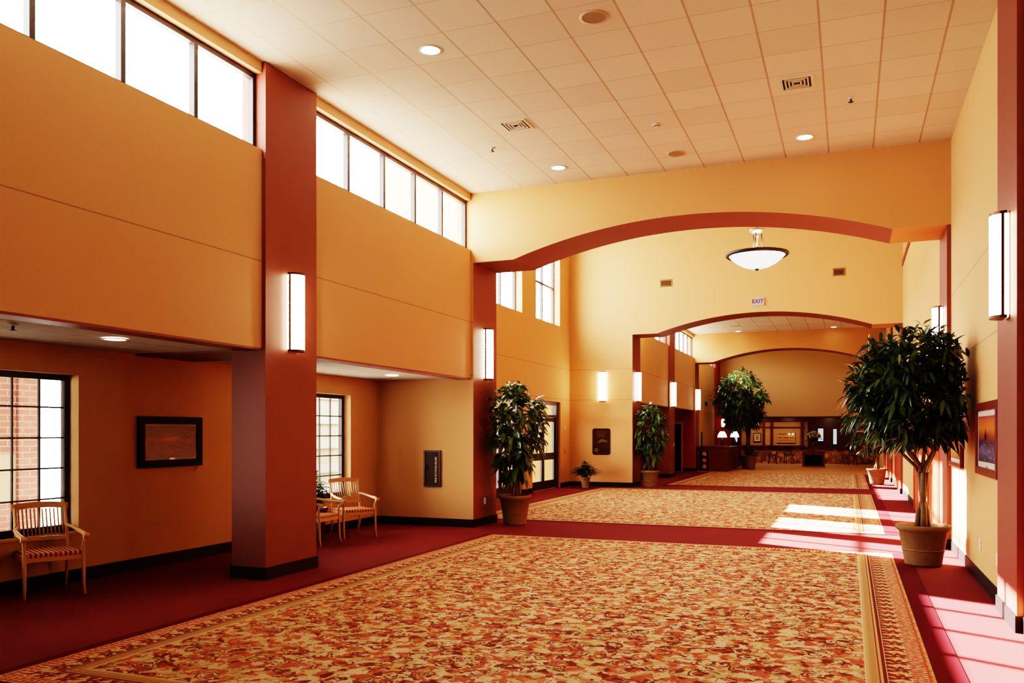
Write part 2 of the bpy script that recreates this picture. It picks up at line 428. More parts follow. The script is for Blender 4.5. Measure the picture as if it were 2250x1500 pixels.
def carpet(x0, x1, y0, y1, label):
    """inlaid patterned carpet: maroon edge, floral border, floral field"""
    b = MB([FIELD, BORDER, MAROON]); w = 0.44; z = 0.006
    el, er, ef = 0.11, 0.2, 0.07
    O = [(x0-el, y0-ef), (x1+er, y0-ef), (x1+er, y1+ef), (x0-el, y1+ef)]
    A = [(x0, y0), (x1, y0), (x1, y1), (x0, y1)]
    I = [(x0+w, y0+w), (x1-w, y0+w), (x1-w, y1-w), (x0+w, y1-w)]
    b.quad([(p[0], p[1], z) for p in I], 0, uv=I)
    for k in range(4):
        p, q = A[k], A[(k+1) % 4]; r, s = I[(k+1) % 4], I[k]
        L = math.dist(p, q)
        b.quad([(p[0], p[1], z), (q[0], q[1], z), (r[0], r[1], z), (s[0], s[1], z)], 1, uv=[(0, 0), (L, 0), (L-w, w), (w, w)])
        p2, q2 = O[k], O[(k+1) % 4]
        b.quad([(p2[0], p2[1], z), (q2[0], q2[1], z), (q[0], q[1], z), (p[0], p[1], z)], 2)
        b.quad([(p2[0], p2[1], 0), (q2[0], q2[1], 0), (q2[0], q2[1], z), (p2[0], p2[1], z)], 2)
    o = b.build('patterned_carpet', normals=False)
    tag(o, label, 'carpet', 'floral carpets inlaid along the corridor')
carpet(-5.38, 0.54, 4.0, 12.7, 'large cream and red floral carpet in front of the near arch')
carpet(-6.9, 0.54, 15.06, 24.55, 'floral carpet beneath the hanging bowl light, between two arches')
carpet(-5.38, 0.54, 26.75, 36.05, 'far floral carpet ending at the tan lobby floor')

# ------------------------------------------------------------------ ceilings
b = MB([CEIL, WALLP]); b.box(-6.5, 1.5, Y0, A1[0], CZ, CZ+0.1); struct(b.build('ceiling'))
b = MB([CEIL]); b.box(-6.5, 1.5, A2[1], A3[0], CZ, CZ+0.1); struct(b.build('ceiling_far'))
b = MB([CEIL]); b.box(-6.5, 1.5, A3[1], 48.3, CZ, CZ+0.1); struct(b.build('ceiling_lobby'))
b = MB([WHITE]); b.box(-8.4, 1.5, A1[1], A2[0], CZ2, CZ2+0.1); struct(b.build('ceiling_entrance'))

# ------------------------------------------------------------------ arches
def arch(name, y0, y1, xpier, mat, top=CZ2+0.1):
    b = MB([mat, RED, RED2])
    zs, rise, xa, xb = 4.615, 0.49, -5.34, 0.585
    c = (xa+xb)/2; hw = (xb-xa)/2; Rr = (hw*hw+rise*rise)/(2*rise); zc = zs+rise-Rr
    a = math.asin(hw/Rr); arc = []
    for k in range(33):
        t = -a+2*a*k/32; arc.append((c+Rr*math.sin(t), zc+Rr*math.cos(t)))
    poly = [(XW, zs), (XP, zs)]+arc+[(XRP, zs), (1.55, zs), (1.55, top), (XW, top)]
    n = len(poly)
    def sides(i):
        if 1 <= i <= 33: return 1          # red soffit of the arch and of its left shoulder
        return 0
    b.prism(poly, y0, y1, 'y', 0, sides=sides)
    o = b.build(name); struct(o)
    b = MB([WALL, RED]); b.box(xpier-0.3, XP, y0, y1, 0, 2.95, 0, fm={'+x': 1}); b.box(XW, XP, y0, y1, 2.95, zs, 0, fm={'+x': 1}); struct(b.build(name+'_pier_left'))
    b = MB([RED]); b.box(XRP, 1.55, y0, y1, 0, zs); struct(b.build(name+'_pier_right'))
    return o
WALLSHADE = wall_mat('wallcovering_arch_shaded', srgb(218, 156, 106), ())  # darker copy of the wallcovering; shade on the arch walls is painted in
arch('wall_arch_near', *A1, X2L, WALLSHADE)
arch('wall_arch_middle', *A2, X2L, WALL)
arch('wall_arch_far', *A3, X2L, WALLSHADE)
b = MB([WALL]); b.box(X2L-0.3, XW, A1[1]-0.25, A1[1], 2.95, CZ2); b.box(X2L-0.3, XW, A2[0], A2[0]+0.25, 2.95, CZ2); struct(b.build('wall_entrance_side'))
# red edge of the piers where they stand proud of the left wall
# ------------------------------------------------------------------ clerestory window
NWIN = [0]
def clerestory(x, y0, y1, npane, z0=SILL, z1=HEAD):
    NWIN[0] += 1
    root = struct(bpy.data.objects.new('window_%d' % NWIN[0], None)); COL.objects.link(root); root.location = (x, y0, z0)
    L, Hh = y1-y0, z1-z0; t = 0.035
    f = MB(BRONZE)
    f.box(-t, t, 0, L, 0, 0.05); f.box(-t, t, 0, L, Hh-0.06, Hh); f.box(-t, t, 0, 0.05, 0.05, Hh-0.06); f.box(-t, t, L-0.05, L, 0.05, Hh-0.06)
    f.build('window_frame', root)
    for k in range(1, npane):
        y = L*k/npane; MB(BRONZE).box(-t, t, y-0.028, y+0.028, 0.05, Hh-0.06).build('mullion', root)
    for k in range(npane):
        p = MB(GLASS); ya, yb = L*k/npane, L*(k+1)/npane
        p.quad([(0, ya+0.03, 0.05), (0, yb-0.03, 0.05), (0, yb-0.03, Hh-0.06), (0, ya+0.03, Hh-0.06)])
        p.build('pane', root)
def bay(y0, y1, k, npane=5):
    """left wall between two pillars: upper wall, clerestory, head"""
    b = MB([WALLU, RED])
    b.box(XW, XL, y0, y1, SZ, SILL, 0, fm={'-z': 1})
    b.box(XW, XL, y0, y1, HEAD if npane else SILL, CZ, 0)
    struct(b.build('wall_left_bay_%d' % k))
    if npane: clerestory(-6.26, y0, y1, npane)
P1, P0 = (7.84, 8.82), (2.16, 3.14)
PZ = (30.93, 31.9)
bay(Y0, P0[0], 1, 0); bay(P0[1], P1[0], 2); bay(P1[1], A1[0], 3)  # first bay, out of view, is left windowless to darken the near end
bay(A2[1], PZ[0], 4); bay(PZ[1], A3[0], 5); bay(A3[1], 42.3, 6)
def pillar(y0, y1, k):
    b = MB([RED]); b.box(-6.56, XP, y0, y1, 0, SZ); b.box(XW-0.02, XP, y0, y1, SZ, CZ)
    struct(b.build('column_%d' % k))
    b = MB(BASE); b.box(-6.575, XP+0.015, y0-0.015, y1+0.015, 0, 0.14); struct(b.build('baseboard_column_%d' % k))
pillar(*P0, 1); pillar(*P1, 2); pillar(*PZ, 3)
b = MB([RED2]); b.box(-6.6, XP, 42.3, 44.05, 0, CZ); struct(b.build('column_4'))

# ------------------------------------------------------------------ wall with openings in a plane of constant X
def wall_x(b, xa, xb, y0, y1, z0, z1, ops, mi=0, fm=None):
    ys = sorted(set([y0, y1]+[v for o in ops for v in o[:2]])); 
    for ya, yb in zip(ys, ys[1:]):
        cov = sorted([(o[2], o[3]) for o in ops if o[0] <= ya+1e-6 and o[1] >= yb-1e-6])
        z = z0
        for a, c in cov:
            if a > z+1e-6: b.box(xa, xb, ya, yb, z, a, mi, fm=fm)
            z = c
        if z < z1-1e-6: b.box(xa, xb, ya, yb, z, z1, mi, fm=fm)

# alcoves behind the pillars (section 1)
W1 = (3.95, 7.03, 0.57, 2.30); W2 = (9.9, 12.6, 0.57, 2.30)
b = MB([WALLA]); wall_x(b, XA-0.25, XA, Y0, A1[0], 0, SZ+0.3, [W1, W2]); struct(b.build('wall_left_alcove'))
b = MB([CEIL]); b.box(XA-0.3, XW+0.01, Y0, A1[0], SZ+0.01, SZ+0.3); struct(b.build('ceiling_alcove'))
b = MB([RED]); b.box(XA, -6.56, P1[0], P1[1], SZ-0.012, SZ+0.01); struct(b.build('beam_alcove'))
b = MB([RED]); b.box(XW, XL+0.004, Y0, A1[0]-0.001, SZ-0.012, SZ+0.012); struct(b.build('trim_1'))
# section 3 alcoves
b = MB([RED2]); wall_x(b, XA-0.25, XA, A2[1], A3[0], 0, SZ+0.3, [(27.0, 29.6, 0.5, 2.3)]); struct(b.build('wall_left_alcove_far'))
b = MB([CEIL]); b.box(XA-0.3, XW+0.01, A2[1], A3[0], SZ+0.01, SZ+0.3); struct(b.build('ceiling_alcove_far'))
b = MB([RED2]); b.box(X2L-0.3, XP-0.01, A3[0]-0.02, A3[0], 0, SZ); struct(b.build('wall_red_alcove'))
b = MB([RED]); b.box(XW, XL+0.004, A2[1], A3[0]-0.001, SZ-0.012, SZ+0.012); struct(b.build('trim_2'))
# dark doorway in the red alcove wall
root = struct(bpy.data.objects.new('door_1', None)); COL.objects.link(root); root.location = (-6.8, A3[0]-0.03, 0)
MB(TANPANEL).box(0.14, 0.2, -0.03, 0.012, 0, 2.05).box(-0.5, 0.2, -0.03, 0.012, 2.03, 2.1).build('door_frame', root)
MB(BLACK).box(-0.5, 0.14, -0.012, 0.009, 0.01, 2.03).build('door_leaf', root)  # black sheet stands for the shaded opening; no leaf hangs here

# alcove windows with small panes
def alcove_window(x, y0, y1, z0, z1, gy, gz, yoff=0.0, zoff=0.0):
    NWIN[0] += 1
    root = struct(bpy.data.objects.new('window_%d' % NWIN[0], None)); COL.objects.link(root); root.location = (x, y0, z0)
    L, Hh = y1-y0, z1-z0; t = 0.03; w = 0.065
    f = MB(BRONZE); f.box(-t, t, 0, L, 0, w); f.box(-t, t, 0, L, Hh-w, Hh); f.box(-t, t, 0, w, w, Hh-w); f.box(-t, t, L-w, L, w, Hh-w); f.build('window_frame', root)
    g = MB(BRONZE); y = L-w-yoff
    while y > w+0.05: g.box(-0.012, 0.012, y-0.009, y+0.009, w, Hh-w); y -= gy
    z = Hh-w-zoff
    while z > w+0.05: g.box(-0.0125, 0.0125, w, L-w, z-0.009, z+0.009); z -= gz
    g.build('muntin_grid', root)
    p = MB(GLASS); p.quad([(-0.002, w, w), (-0.002, L-w, w), (-0.002, L-w, Hh-w), (-0.002, w, Hh-w)]); p.build('pane', root)
    MB(WALL).box(0.03, 0.21, -0.0, L, -0.03, 0.0).build('window_sill', root)
alcove_window(XA-0.17, W1[0], W1[1], W1[2], W1[3], 0.32, 0.335, 0.30, 0.30)
alcove_window(XA-0.17, W2[0], W2[1], W2[2], W2[3], 0.31, 0.335, 0.31, 0.30)
alcove_window(XA-0.17, 27.0, 29.6, 0.5, 2.3, 0.32, 0.335, 0.3, 0.3)

# ------------------------------------------------------------------ entrance section: left wall with tall windows and doors
TW = [(16.75, 18.4), (19.0, 21.07), (22.16, 24.24)]
DO = (17.6, 24.3, 0.0, 2.56)
b = MB([WALL])
wall_x(b, X2L-0.3, X2L, A1[1], A2[0], 0, CZ2, [(a, c, SILL, 8.0) for a, c in TW]+[DO])
struct(b.build('wall_left_entrance'))
for a, c in TW:
    NWIN[0] += 1
    root = struct(bpy.data.objects.new('window_%d' % NWIN[0], None)); COL.objects.link(root); root.location = (X2L-0.22, a, SILL)
    L, Hh = c-a, 8.0-SILL; t = 0.035
    f = MB(BRONZE); f.box(-t, t, 0, L, 0, 0.05); f.box(-t, t, 0, L, Hh-0.05, Hh); f.box(-t, t, 0, 0.05, 0.05, Hh-0.05); f.box(-t, t, L-0.05, L, 0.05, Hh-0.05); f.build('window_frame', root)
    f = MB(BRONZE); f.box(-t, t, L/2-0.03, L/2+0.03, 0.05, Hh-0.05)
    for zz in (1.12, 2.2): f.box(-t, t, 0.05, L-0.05, zz-0.03, zz+0.03)
    f.build('mullion', root)
    p = MB(GLASS); p.quad([(0, 0.05, 0.05), (0, L-0.05, 0.05), (0, L-0.05, Hh-0.05), (0, 0.05, Hh-0.05)]); p.build('pane', root)
b = MB([WALLP]); b.box(-11.5, X2L-0.31, 25.42, 25.55, -0.06, 2.9); struct(b.build('wall_vestibule'))
# entrance door set: two glazed leaves either side of a short wall stub
def glazed_door(y0, y1, name, leaves):
    root = struct(bpy.data.objects.new(name, None)); COL.objects.link(root); root.location = (X2L-0.12, y0, 0)
    L = y1-y0
    f = MB(BRONZE); f.box(-0.06, 0.06, 0, 0.10, 0, 2.56); f.box(-0.06, 0.06, L-0.22, L, 0, 2.56); f.box(-0.06, 0.06, 0.1, L-0.22, 2.46, 2.56)
    f.box(-0.06, 0.06, 0.1, L-0.22, 2.1, 2.17); f.build('door_frame', root)
    p = MB(GLASS); p.quad([(0, 0.1, 2.17), (0, L-0.22, 2.17), (0, L-0.22, 2.46), (0, 0.1, 2.46)]); p.build('transom_pane', root)
    w = (L-0.32)/leaves
    for k in range(leaves):
        a = 0.1+w*k+0.008; c = 0.1+w*(k+1)-0.008
        d = MB(BRONZE)
        d.box(-0.025, 0.025, a, a+0.11, 0.02, 2.09); d.box(-0.025, 0.025, c-0.11, c, 0.02, 2.09)
        d.box(-0.025, 0.025, a+0.11, c-0.11, 0.02, 0.26); d.box(-0.025, 0.025, a+0.11, c-0.11, 1.97, 2.09); d.box(-0.025, 0.025, a+0.11, c-0.11, 0.86, 1.06)
        dl = d.build('door_leaf', root)
        g = MB(GLASS)
        for z0, z1 in ((0.26, 0.86), (1.06, 1.97)): g.quad([(0, a+0.11, z0), (0, c-0.11, z0), (0, c-0.11, z1), (0, a+0.11, z1)])
        g.build('pane', dl)
        h = MB(NICKEL); h.tube([(0.07, a+0.17, 1.0), (0.07, a+0.17, 1.3)], 0.012); h.tube([(0.02, a+0.17, 1.02), (0.07, a+0.17, 1.02)], 0.01); h.tube([(0.02, a+0.17, 1.28), (0.07, a+0.17, 1.28)], 0.01)
        h.build('door_handle', dl)
glazed_door(21.82, 24.3, 'door_2', 2)
glazed_door(17.6, 21.05, 'door_3', 3)
b = MB([WALL]); b.box(X2L-0.3, X2L+0.02, 21.05, 21.82, 0, 2.56); struct(b.build('wall_stub_entrance'))
b = MB(BASE)
b.box(X2L, X2L+0.035, 21.04, 21.84, 0, 0.14); b.box(X2L, X2L+0.015, 24.3, A2[0], 0, 0.14); b.box(X2L, X2L+0.015, A1[1], 17.6, 0, 0.14)
b.box(X2L, XP+0.015, A2[0]-0.015, A2[0], 0, 0.14)
struct(b.build('baseboard_entrance'))

# ------------------------------------------------------------------ right wall
b = MB([WALL]); b.box(XR, XR+0.2, Y0, A1[0], 0, CZ+0.05); struct(b.build('wall_right'))
b = MB([WALL]); b.box(XR, XR+0.2, A1[1], A2[0], 0, CZ2); struct(b.build('wall_right_entrance'))
b = MB([WALL]); b.box(XR, XR+0.2, A2[1], 48.3, 0, CZ+0.05); struct(b.build('wall_right_far'))
b = MB([RED]); b.box(XR-0.02, XR, A1[1], A2[0], 6.14, 6.30); struct(b.build('trim_3'))
def pil(y0, y1, k):
    b = MB([RED]); b.box(XRP, XR, y0, y1, 0, CZ); struct(b.build('pilaster_column_%d' % k))
pil(8.08, 9.07, 1); pil(30.9, 31.9, 2); pil(2.0, 3.0, 3)
b = MB(BASE)
b.box(XR-0.014, XR, Y0, 8.08, 0, 0.14); b.box(XR-0.014, XR, 9.07, A1[0], 0, 0.14)
b.box(XRP-0.014, XR, 8.066, 9.084, 0, 0.14); b.box(XRP-0.014, XR, A1[0]-0.014, A1[1]+0.014, 0, 0.14)
b.box(XR-0.014, XR, 17.2, A2[0], 0, 0.14); b.box(XRP-0.014, XR, A2[0]-0.014, A2[1]+0.014, 0, 0.14); b.box(XR-0.014, XR, A2[1], 30.9, 0, 0.14)
b.box(XRP-0.014, XR, 30.886, 31.914, 0, 0.14)
struct(b.build('baseboard_right'))
# doors in the right wall
def right_door(y0, y1, name, mat, z1=2.15):
    root = struct(bpy.data.objects.new(name, None)); COL.objects.link(root); root.location = (XR, y0, 0)
    L = y1-y0
    MB(REDDOOR).box(-0.05, 0, 0, 0.1, 0, z1).box(-0.05, 0, L-0.1, L, 0, z1).box(-0.05, 0, 0.1, L-0.1, z1-0.1, z1).build('door_frame', root)
    d = MB(mat); d.box(-0.03, 0, 0.1, L-0.1, 0.005, z1-0.1)
    for a, c in ((0.2, L/2-0.08), (L/2+0.08, L-0.2)):
        for p, q in ((0.2, 0.95), (1.12, z1-0.25)): d.box(-0.038, -0.03, a, c, p, q)
    dl = d.build('door_leaf', root)
    h = MB(NICKEL); h.box(-0.042, -0.03, L-0.36, L-0.31, 0.94, 1.12); h.tube([(-0.04, L-0.335, 1.03), (-0.09, L-0.335, 1.03), (-0.09, L-0.45, 1.03)], 0.012); h.build('door_handle', dl)
right_door(14.75, 16.9, 'door_4', REDDOOR)
right_door(17.9, 20.4, 'door_5', REDDOOR)
right_door(26.9, 28.6, 'door_6', REDDOOR)
right_door(32.6, 34.4, 'door_7', REDDOOR)

# baseboards left
b = MB(BASE)
b.box(XA, XA+0.015, Y0, A1[0], 0, 0.14); b.box(XA, XP+0.015, A1[0]-0.015, A1[0], 0, 0.14); b.box(XP, XP+0.015, A1[0]-0.015, A1[1]+0.015, 0, 0.14)
struct(b.build('baseboard_left'))
b = MB(BASE)
b.box(XA, XA+0.015, A2[1], A3[0], 0, 0.14); b.box(XA, XP+0.015, A3[0]-0.035, A3[0]-0.02, 0, 0.14); b.box(XP, XP+0.015, A2[0]-0.015, A2[1]+0.015, 0, 0.14); b.box(XP, XP+0.015, A3[0]-0.035, A3[1]+0.015, 0, 0.14)
struct(b.build('baseboard_left_far'))
# wall behind the viewer
b = MB([WALL]); b.box(-8.3, 1.55, Y0-0.2, Y0, 0, CZ+0.1); struct(b.build('wall_back'))

# ------------------------------------------------------------------ lobby shell
b = MB([WALLP]); b.box(-6.4, XL, A3[1], 42.3, 0, SZ); struct(b.build('wall_left_lobby'))
b = MB([WALLP, DARKWOOD]); b.box(-6.4, XR, YF, YF+0.2, 2.44, CZ, 0, fm={'-z': 1}); b.box(-6.4, XR, YF-0.03, YF+0.2, 2.36, 2.44, 1); struct(b.build('wall_far_upper'))
b = MB([TANPANEL]); b.box(-6.5, 1.5, YB, YB+0.2, 0, 2.6); struct(b.build('wall_far_bar'))
b = MB([RED2]); b.box(-6.6, -6.4, 44.05, YB, 0, 2.6); struct(b.build('wall_left_bar'))
b = MB([DARKWOOD]); b.box(-6.5, 1.5, YF+0.2, YB+0.2, 2.6, 2.7); struct(b.build('ceiling_bar'))

SUN_E, SKY_E, DL_E, EXPO, LOOK, VT, GAM = 140.0, 30.0, 1.0, -0.07, 'Very High Contrast', 'Filmic', 0.88

# ------------------------------------------------------------------ light fixtures
def make_sconce(loc, rz, label):
    """tall half-round wall sconce; local +X points away from the wall"""
    t = thing('wall_sconce', label, 'wall light', loc, rz, 'tall glowing wall sconces')
    Hh, w, d = 0.92, 0.125, 0.11
    MB(BRONZE2).box(0, 0.012, -w*0.7, w*0.7, -Hh/2, Hh/2).build('back_plate', t)
    g = MB(GLOW); prof = [(0.012, -(w-0.012))]+[(0.04+d*math.cos(a), (w-0.012)*math.sin(a)) for a in [(-PI/2)+PI*k/14 for k in range(15)]]+[(0.012, w-0.012)]
    g.prism(prof, -Hh/2+0.025, Hh/2-0.025, 'z'); g.build('diffuser', t)
    for z in (-Hh/2, Hh/2-0.025):
        c = MB(BRONZE2); c.prism([(0.03+(d+0.012)*math.cos(a), w*math.sin(a)) for a in [(-PI/2)+PI*k/14 for k in range(15)]], z, z+0.025, 'z'); c.build('end_cap', t)
    for s in (-1, 1):
        MB(BRONZE2).box(0.05, 0.075, s*w-0.008, s*w+0.002, -Hh/2+0.02, Hh/2-0.02).build('side_rail', t)
    return t
ZS = 3.06
sc0 = make_sconce((XP, 8.33, ZS), 0, 'tall glowing sconce on the free-standing red pillar beside the near alcove')
dup(sc0, (XP, 14.03, ZS), 0, 'tall glowing sconce on the red arch pier above the potted tree by the entrance')
dup(sc0, (-7.02, A2[0], ZS), -PI/2, 'tall glowing sconce on the yellow wall above the dark plaque')
dup(sc0, (XP, 25.72, ZS), 0, 'tall glowing sconce on the middle arch pier, just right of the plaque wall')
dup(sc0, (XP, 31.4, ZS), 0, 'tall glowing sconce on the far free-standing red pillar')
dup(sc0, (XP, 36.9, ZS), 0, 'tall glowing sconce on the farthest arch pier above the reception counter')
dup(sc0, (XRP, 8.47, ZS+0.05), PI, 'big tall glowing sconce on the red pilaster at the right edge of the photo')
dup(sc0, (XRP, 14.03, ZS), PI, 'tall glowing sconce on the right pier of the near arch, above the big tree')

def make_downlight(loc, label):
    t = thing('downlight', label, 'ceiling light', loc, 0, 'round recessed downlights')
    m = MB(WHITE); m.lathe([(0.105, 0.0), (0.125, 0.0), (0.125, -0.008), (0.105, -0.008)], 32); m.build('trim_ring', t)
    m = MB(GLOWD); m.lathe([(0.0, -0.003), (0.106, -0.003)], 32, flip=True); m.build('lens', t)
    return t
DL = [(-4.24, 8.27, CZ, 'round glowing downlight in the near ceiling, the one closest to the viewer'),
      (-4.25, 12.69, CZ, 'round glowing downlight near the arch, on the clerestory side of the ceiling'),
      (-0.58, 12.66, CZ, 'round glowing downlight near the arch, close to the right wall'),
      (-0.58, 8.27, CZ, None), (-4.24, 3.85, CZ, None), (-0.58, 3.85, CZ, None), (-4.24, -0.57, CZ, None), (-0.58, -0.57, CZ, None),
      (-4.26, 36.0, CZ, 'small downlight seen through the middle arch, toward the clerestory side'),
      (-0.57, 35.9, CZ, 'small downlight seen through the middle arch, toward the right wall'),
      (-4.26, 31.5, CZ, None), (-0.57, 31.5, CZ, None),
      (-6.85, 6.45, SZ, 'dim downlight in the alcove ceiling above the dark framed painting'),
      (-6.99, 12.26, SZ, 'dim downlight in the alcove ceiling near the extinguisher cabinet')]
d0 = None; LAMPS = []
for x, y, z, lab in DL:
    if lab:
        if d0 is None: d0 = make_downlight((x, y, z), lab)
        else: dup(d0, (x, y, z), 0, lab)
    LAMPS.append((x, y, z))

# pendant bowl
t = thing('bowl_pendant', 'large white glass bowl pendant with bronze rim hanging beyond the near arch', 'pendant light', (-1.94, 19.9, 5.33))
m = MB(GLOWB); m.lathe([(0.0, 0.02), (0.12, 0.03), (0.28, 0.075), (0.43, 0.155), (0.55, 0.25), (0.62, 0.325)], 48); m.lathe([(0.60, 0.33), (0.0, 0.2)], 48); m.build('glass_bowl', t)
m = MB(BRONZE); m.lathe([(0.615, 0.315), (0.66, 0.30), (0.70, 0.335), (0.695, 0.37), (0.64, 0.365), (0.605, 0.34), (0.615, 0.315)], 48); m.build('rim', t)
m = MB(BRONZE); m.lathe([(0.0, -0.02), (0.02, -0.01), (0.05, 0.015), (0.05, 0.03), (0.0, 0.035)], 20); m.build('finial', t)
m = MB(NICKEL); m.lathe([(0.0, 0.93), (0.15, 0.925), (0.18, 0.90), (0.175, 0.875), (0.13, 0.86), (0.12, 0.83), (0.05, 0.82), (0.06, 0.79), (0.03, 0.73), (0.0, 0.72)], 28); m.build('hub', t)
for k in range(3):
    a = 2*PI*k/3+0.35
    m = MB(BRONZE2); m.tube([(0.10*math.cos(a), 0.10*math.sin(a), 0.84), (0.11*math.cos(a), 0.11*math.sin(a), 0.62), (0.16*math.cos(a), 0.16*math.sin(a), 0.45), (0.3*math.cos(a), 0.3*math.sin(a), 0.34), (0.62*math.cos(a), 0.62*math.sin(a), 0.34)], 0.012); m.build('arm', t)
m = MB(BRONZE2); m.tube([(0, 0, 0.3), (0, 0, CZ2-5.33)], 0.016); m.build('stem', t)

# ceiling speakers, vents, sprinklers, detector
def speaker(loc, label):
    t = thing('ceiling_speaker', label, 'speaker', loc, 0, 'round ceiling speakers')
    m = MB(CEIL_TRIM); m.lathe([(0.12, 0.0), (0.15, 0.0), (0.15, -0.006), (0.12, -0.006)], 36); m.build('rim', t)
    m = MB(GRILLE); m.lathe([(0.0, -0.004), (0.121, -0.004)], 36, flip=True); m.build('grille', t)
    return t
CEIL_TRIM = simple('ceiling_trim_paint', srgb(214, 188, 156), 0.6, 0.3, var=0.04)
GRILLE = simple('speaker_grille', srgb(150, 122, 92), 0.7, 0.3, var=0.1, scale=80)
s0 = speaker((-2.38, 8.22, CZ), 'round speaker grille in the near ceiling, close to the top edge')
dup(s0, (-2.40, 12.69, CZ), 0, 'round speaker grille in the ceiling just before the near arch')
def vent(name, loc, rx, rz, w, h, label, slat_mat, frame_mat, group):
    t = thing(name, label, 'vent', loc, rz, group); t.rotation_euler = (rx, 0, rz)
    f = MB(frame_mat); e = 0.03
    f.box(-w, w, -h, -h+e, -0.014, 0); f.box(-w, w, h-e, h, -0.014, 0); f.box(-w, -w+e, -h+e, h-e, -0.014, 0); f.box(w-e, w, -h+e, h-e, -0.014, 0); f.build('frame', t)
    MB(BLACK).box(-w+e, w-e, -h+e, h-e, -0.003, 0).build('backing', t)
    s = MB(slat_mat)
    n = max(4, int((2*h-2*e)/0.035))
    for k in range(n):
        y = -h+e+(2*h-2*e)*(k+0.5)/n
        s.box(-w+e, w-e, y-0.011, y+0.003, -0.012, -0.004)
    s.build('slat', t); return t
def diffuser(loc, label):
    t = thing('ceiling_vent', label, 'vent', loc, 0, 'square ceiling vents')
    def sq(m, w, e, z0, z1):
        m.box(-w, w, -w, -w+e, z0, z1); m.box(-w, w, w-e, w, z0, z1); m.box(-w, -w+e, -w+e, w-e, z0, z1); m.box(w-e, w, -w+e, w-e, z0, z1)
    f = MB(CREAM); sq(f, 0.19, 0.03, -0.012, 0); f.build('frame', t)
    MB(BLACK).box(-0.16, 0.16, -0.16, 0.16, -0.002, 0).build('backing', t)
    s = MB(CREAM)
    for w in (0.135, 0.095, 0.055): sq(s, w, 0.017, -0.014, -0.003)
    s.build('louvre', t); return t
v0 = diffuser((-4.2, 10.72, CZ), 'square supply vent in the ceiling near the clerestory')
dup(v0, (-0.58, 10.65, CZ), 0, 'square supply vent in the ceiling near the right wall')
dup(v0, (-4.16, 34.1, CZ), 0, 'small far ceiling vent seen through the middle arch')
TANV = simple('tan_vent', srgb(150, 104, 58), 0.6, 0.3, var=0.08)
vent('wall_vent', (-5.07, A2[0], 6.10), -PI/2, 0, 0.18, 0.11, 'small tan wall vent high on the yellow wall, left of the pendant', TANV, TANV, 'tan wall vents')
vent('wall_vent', (-0.265, A2[0], 6.10), -PI/2, 0, 0.16, 0.11, 'small tan wall vent high on the yellow wall, right of the pendant', TANV, TANV, 'tan wall vents')
v = vent('wall_vent', (XL, 39.7, 2.97), 0, 0, 0.32, 0.1, 'small dark vent on the far lobby wall beside the tall tree', BRONZE, BRONZE, None)
v.rotation_euler = Matrix(((0, 0, -1), (1, 0, 0), (0, -1, 0))).transposed().inverted().to_euler() if False else Matrix(((0, 0, -1), (1, 0, 0), (0, -1, 0))).to_euler()
def sprinkler(loc, label):
    t = thing('sprinkler_head', label, 'sprinkler', loc, 0, 'ceiling sprinkler heads')
    m = MB(WHITE); m.lathe([(0.0, 0), (0.04, 0), (0.035, -0.012), (0.0, -0.014)], 20); m.build('escutcheon', t)
    m = MB(BRONZE); m.tube([(0, 0, -0.01), (0, 0, -0.05)], 0.012); m.lathe([(0.0, -0.05), (0.032, -0.05), (0.032, -0.055), (0.0, -0.056)], 16); m.build('deflector', t)
    return t
s = sprinkler((-4.86, 11.45, CZ), 'small sprinkler head in the ceiling near the clerestory')
dup(s, (0.02, 11.39, CZ), 0, 'small sprinkler head in the ceiling near the right wall')
dup(s, (-6.73, 5.24, SZ), 0, 'small sprinkler head in the alcove ceiling at the left edge')
t = thing('smoke_detector', 'small round smoke detector on the near ceiling', 'smoke detector', (-2.42, 11.39, CZ))
m = MB(CREAM); m.lathe([(0.0, 0), (0.055, 0), (0.055, -0.02), (0.035, -0.035), (0.0, -0.037)], 24); m.build('housing', t)
m = MB(BRONZE); m.lathe([(0.036, -0.0335), (0.047, -0.028), (0.049, -0.026), (0.038, -0.0318)], 24); m.build('sensor_ring', t)

# ------------------------------------------------------------------ lettering
def letters(text, size, mat, name, parent, M, depth=0.002, spacing=1.0):
    cu = bpy.data.curves.new(name, 'FONT'); cu.body = text; cu.size = size; cu.align_x = 'CENTER'; cu.align_y = 'CENTER'
    cu.extrude = depth; cu.offset = size*0.02; cu.space_character = spacing
    tmp = bpy.data.objects.new('tmp', cu); COL.objects.link(tmp)
    dg = bpy.context.evaluated_depsgraph_get(); me = bpy.data.meshes.new_from_object(tmp.evaluated_get(dg))
    bpy.data.objects.remove(tmp); bpy.data.curves.remove(cu)
    me.materials.clear(); me.materials.append(mat)
    o = bpy.data.objects.new(name, me); COL.objects.link(o); o.parent = parent; o.matrix_local = M
    return o
def MX(x, y, z, o):  # columns: local x axis, y axis, z axis
    return Matrix(((x[0], y[0], z[0], o[0]), (x[1], y[1], z[1], o[1]), (x[2], y[2], z[2], o[2]), (0, 0, 0, 1)))
FACE = lambda o: MX((1, 0, 0), (0, 0, 1), (0, -1, 0), o)     # faces -Y (toward the viewer)

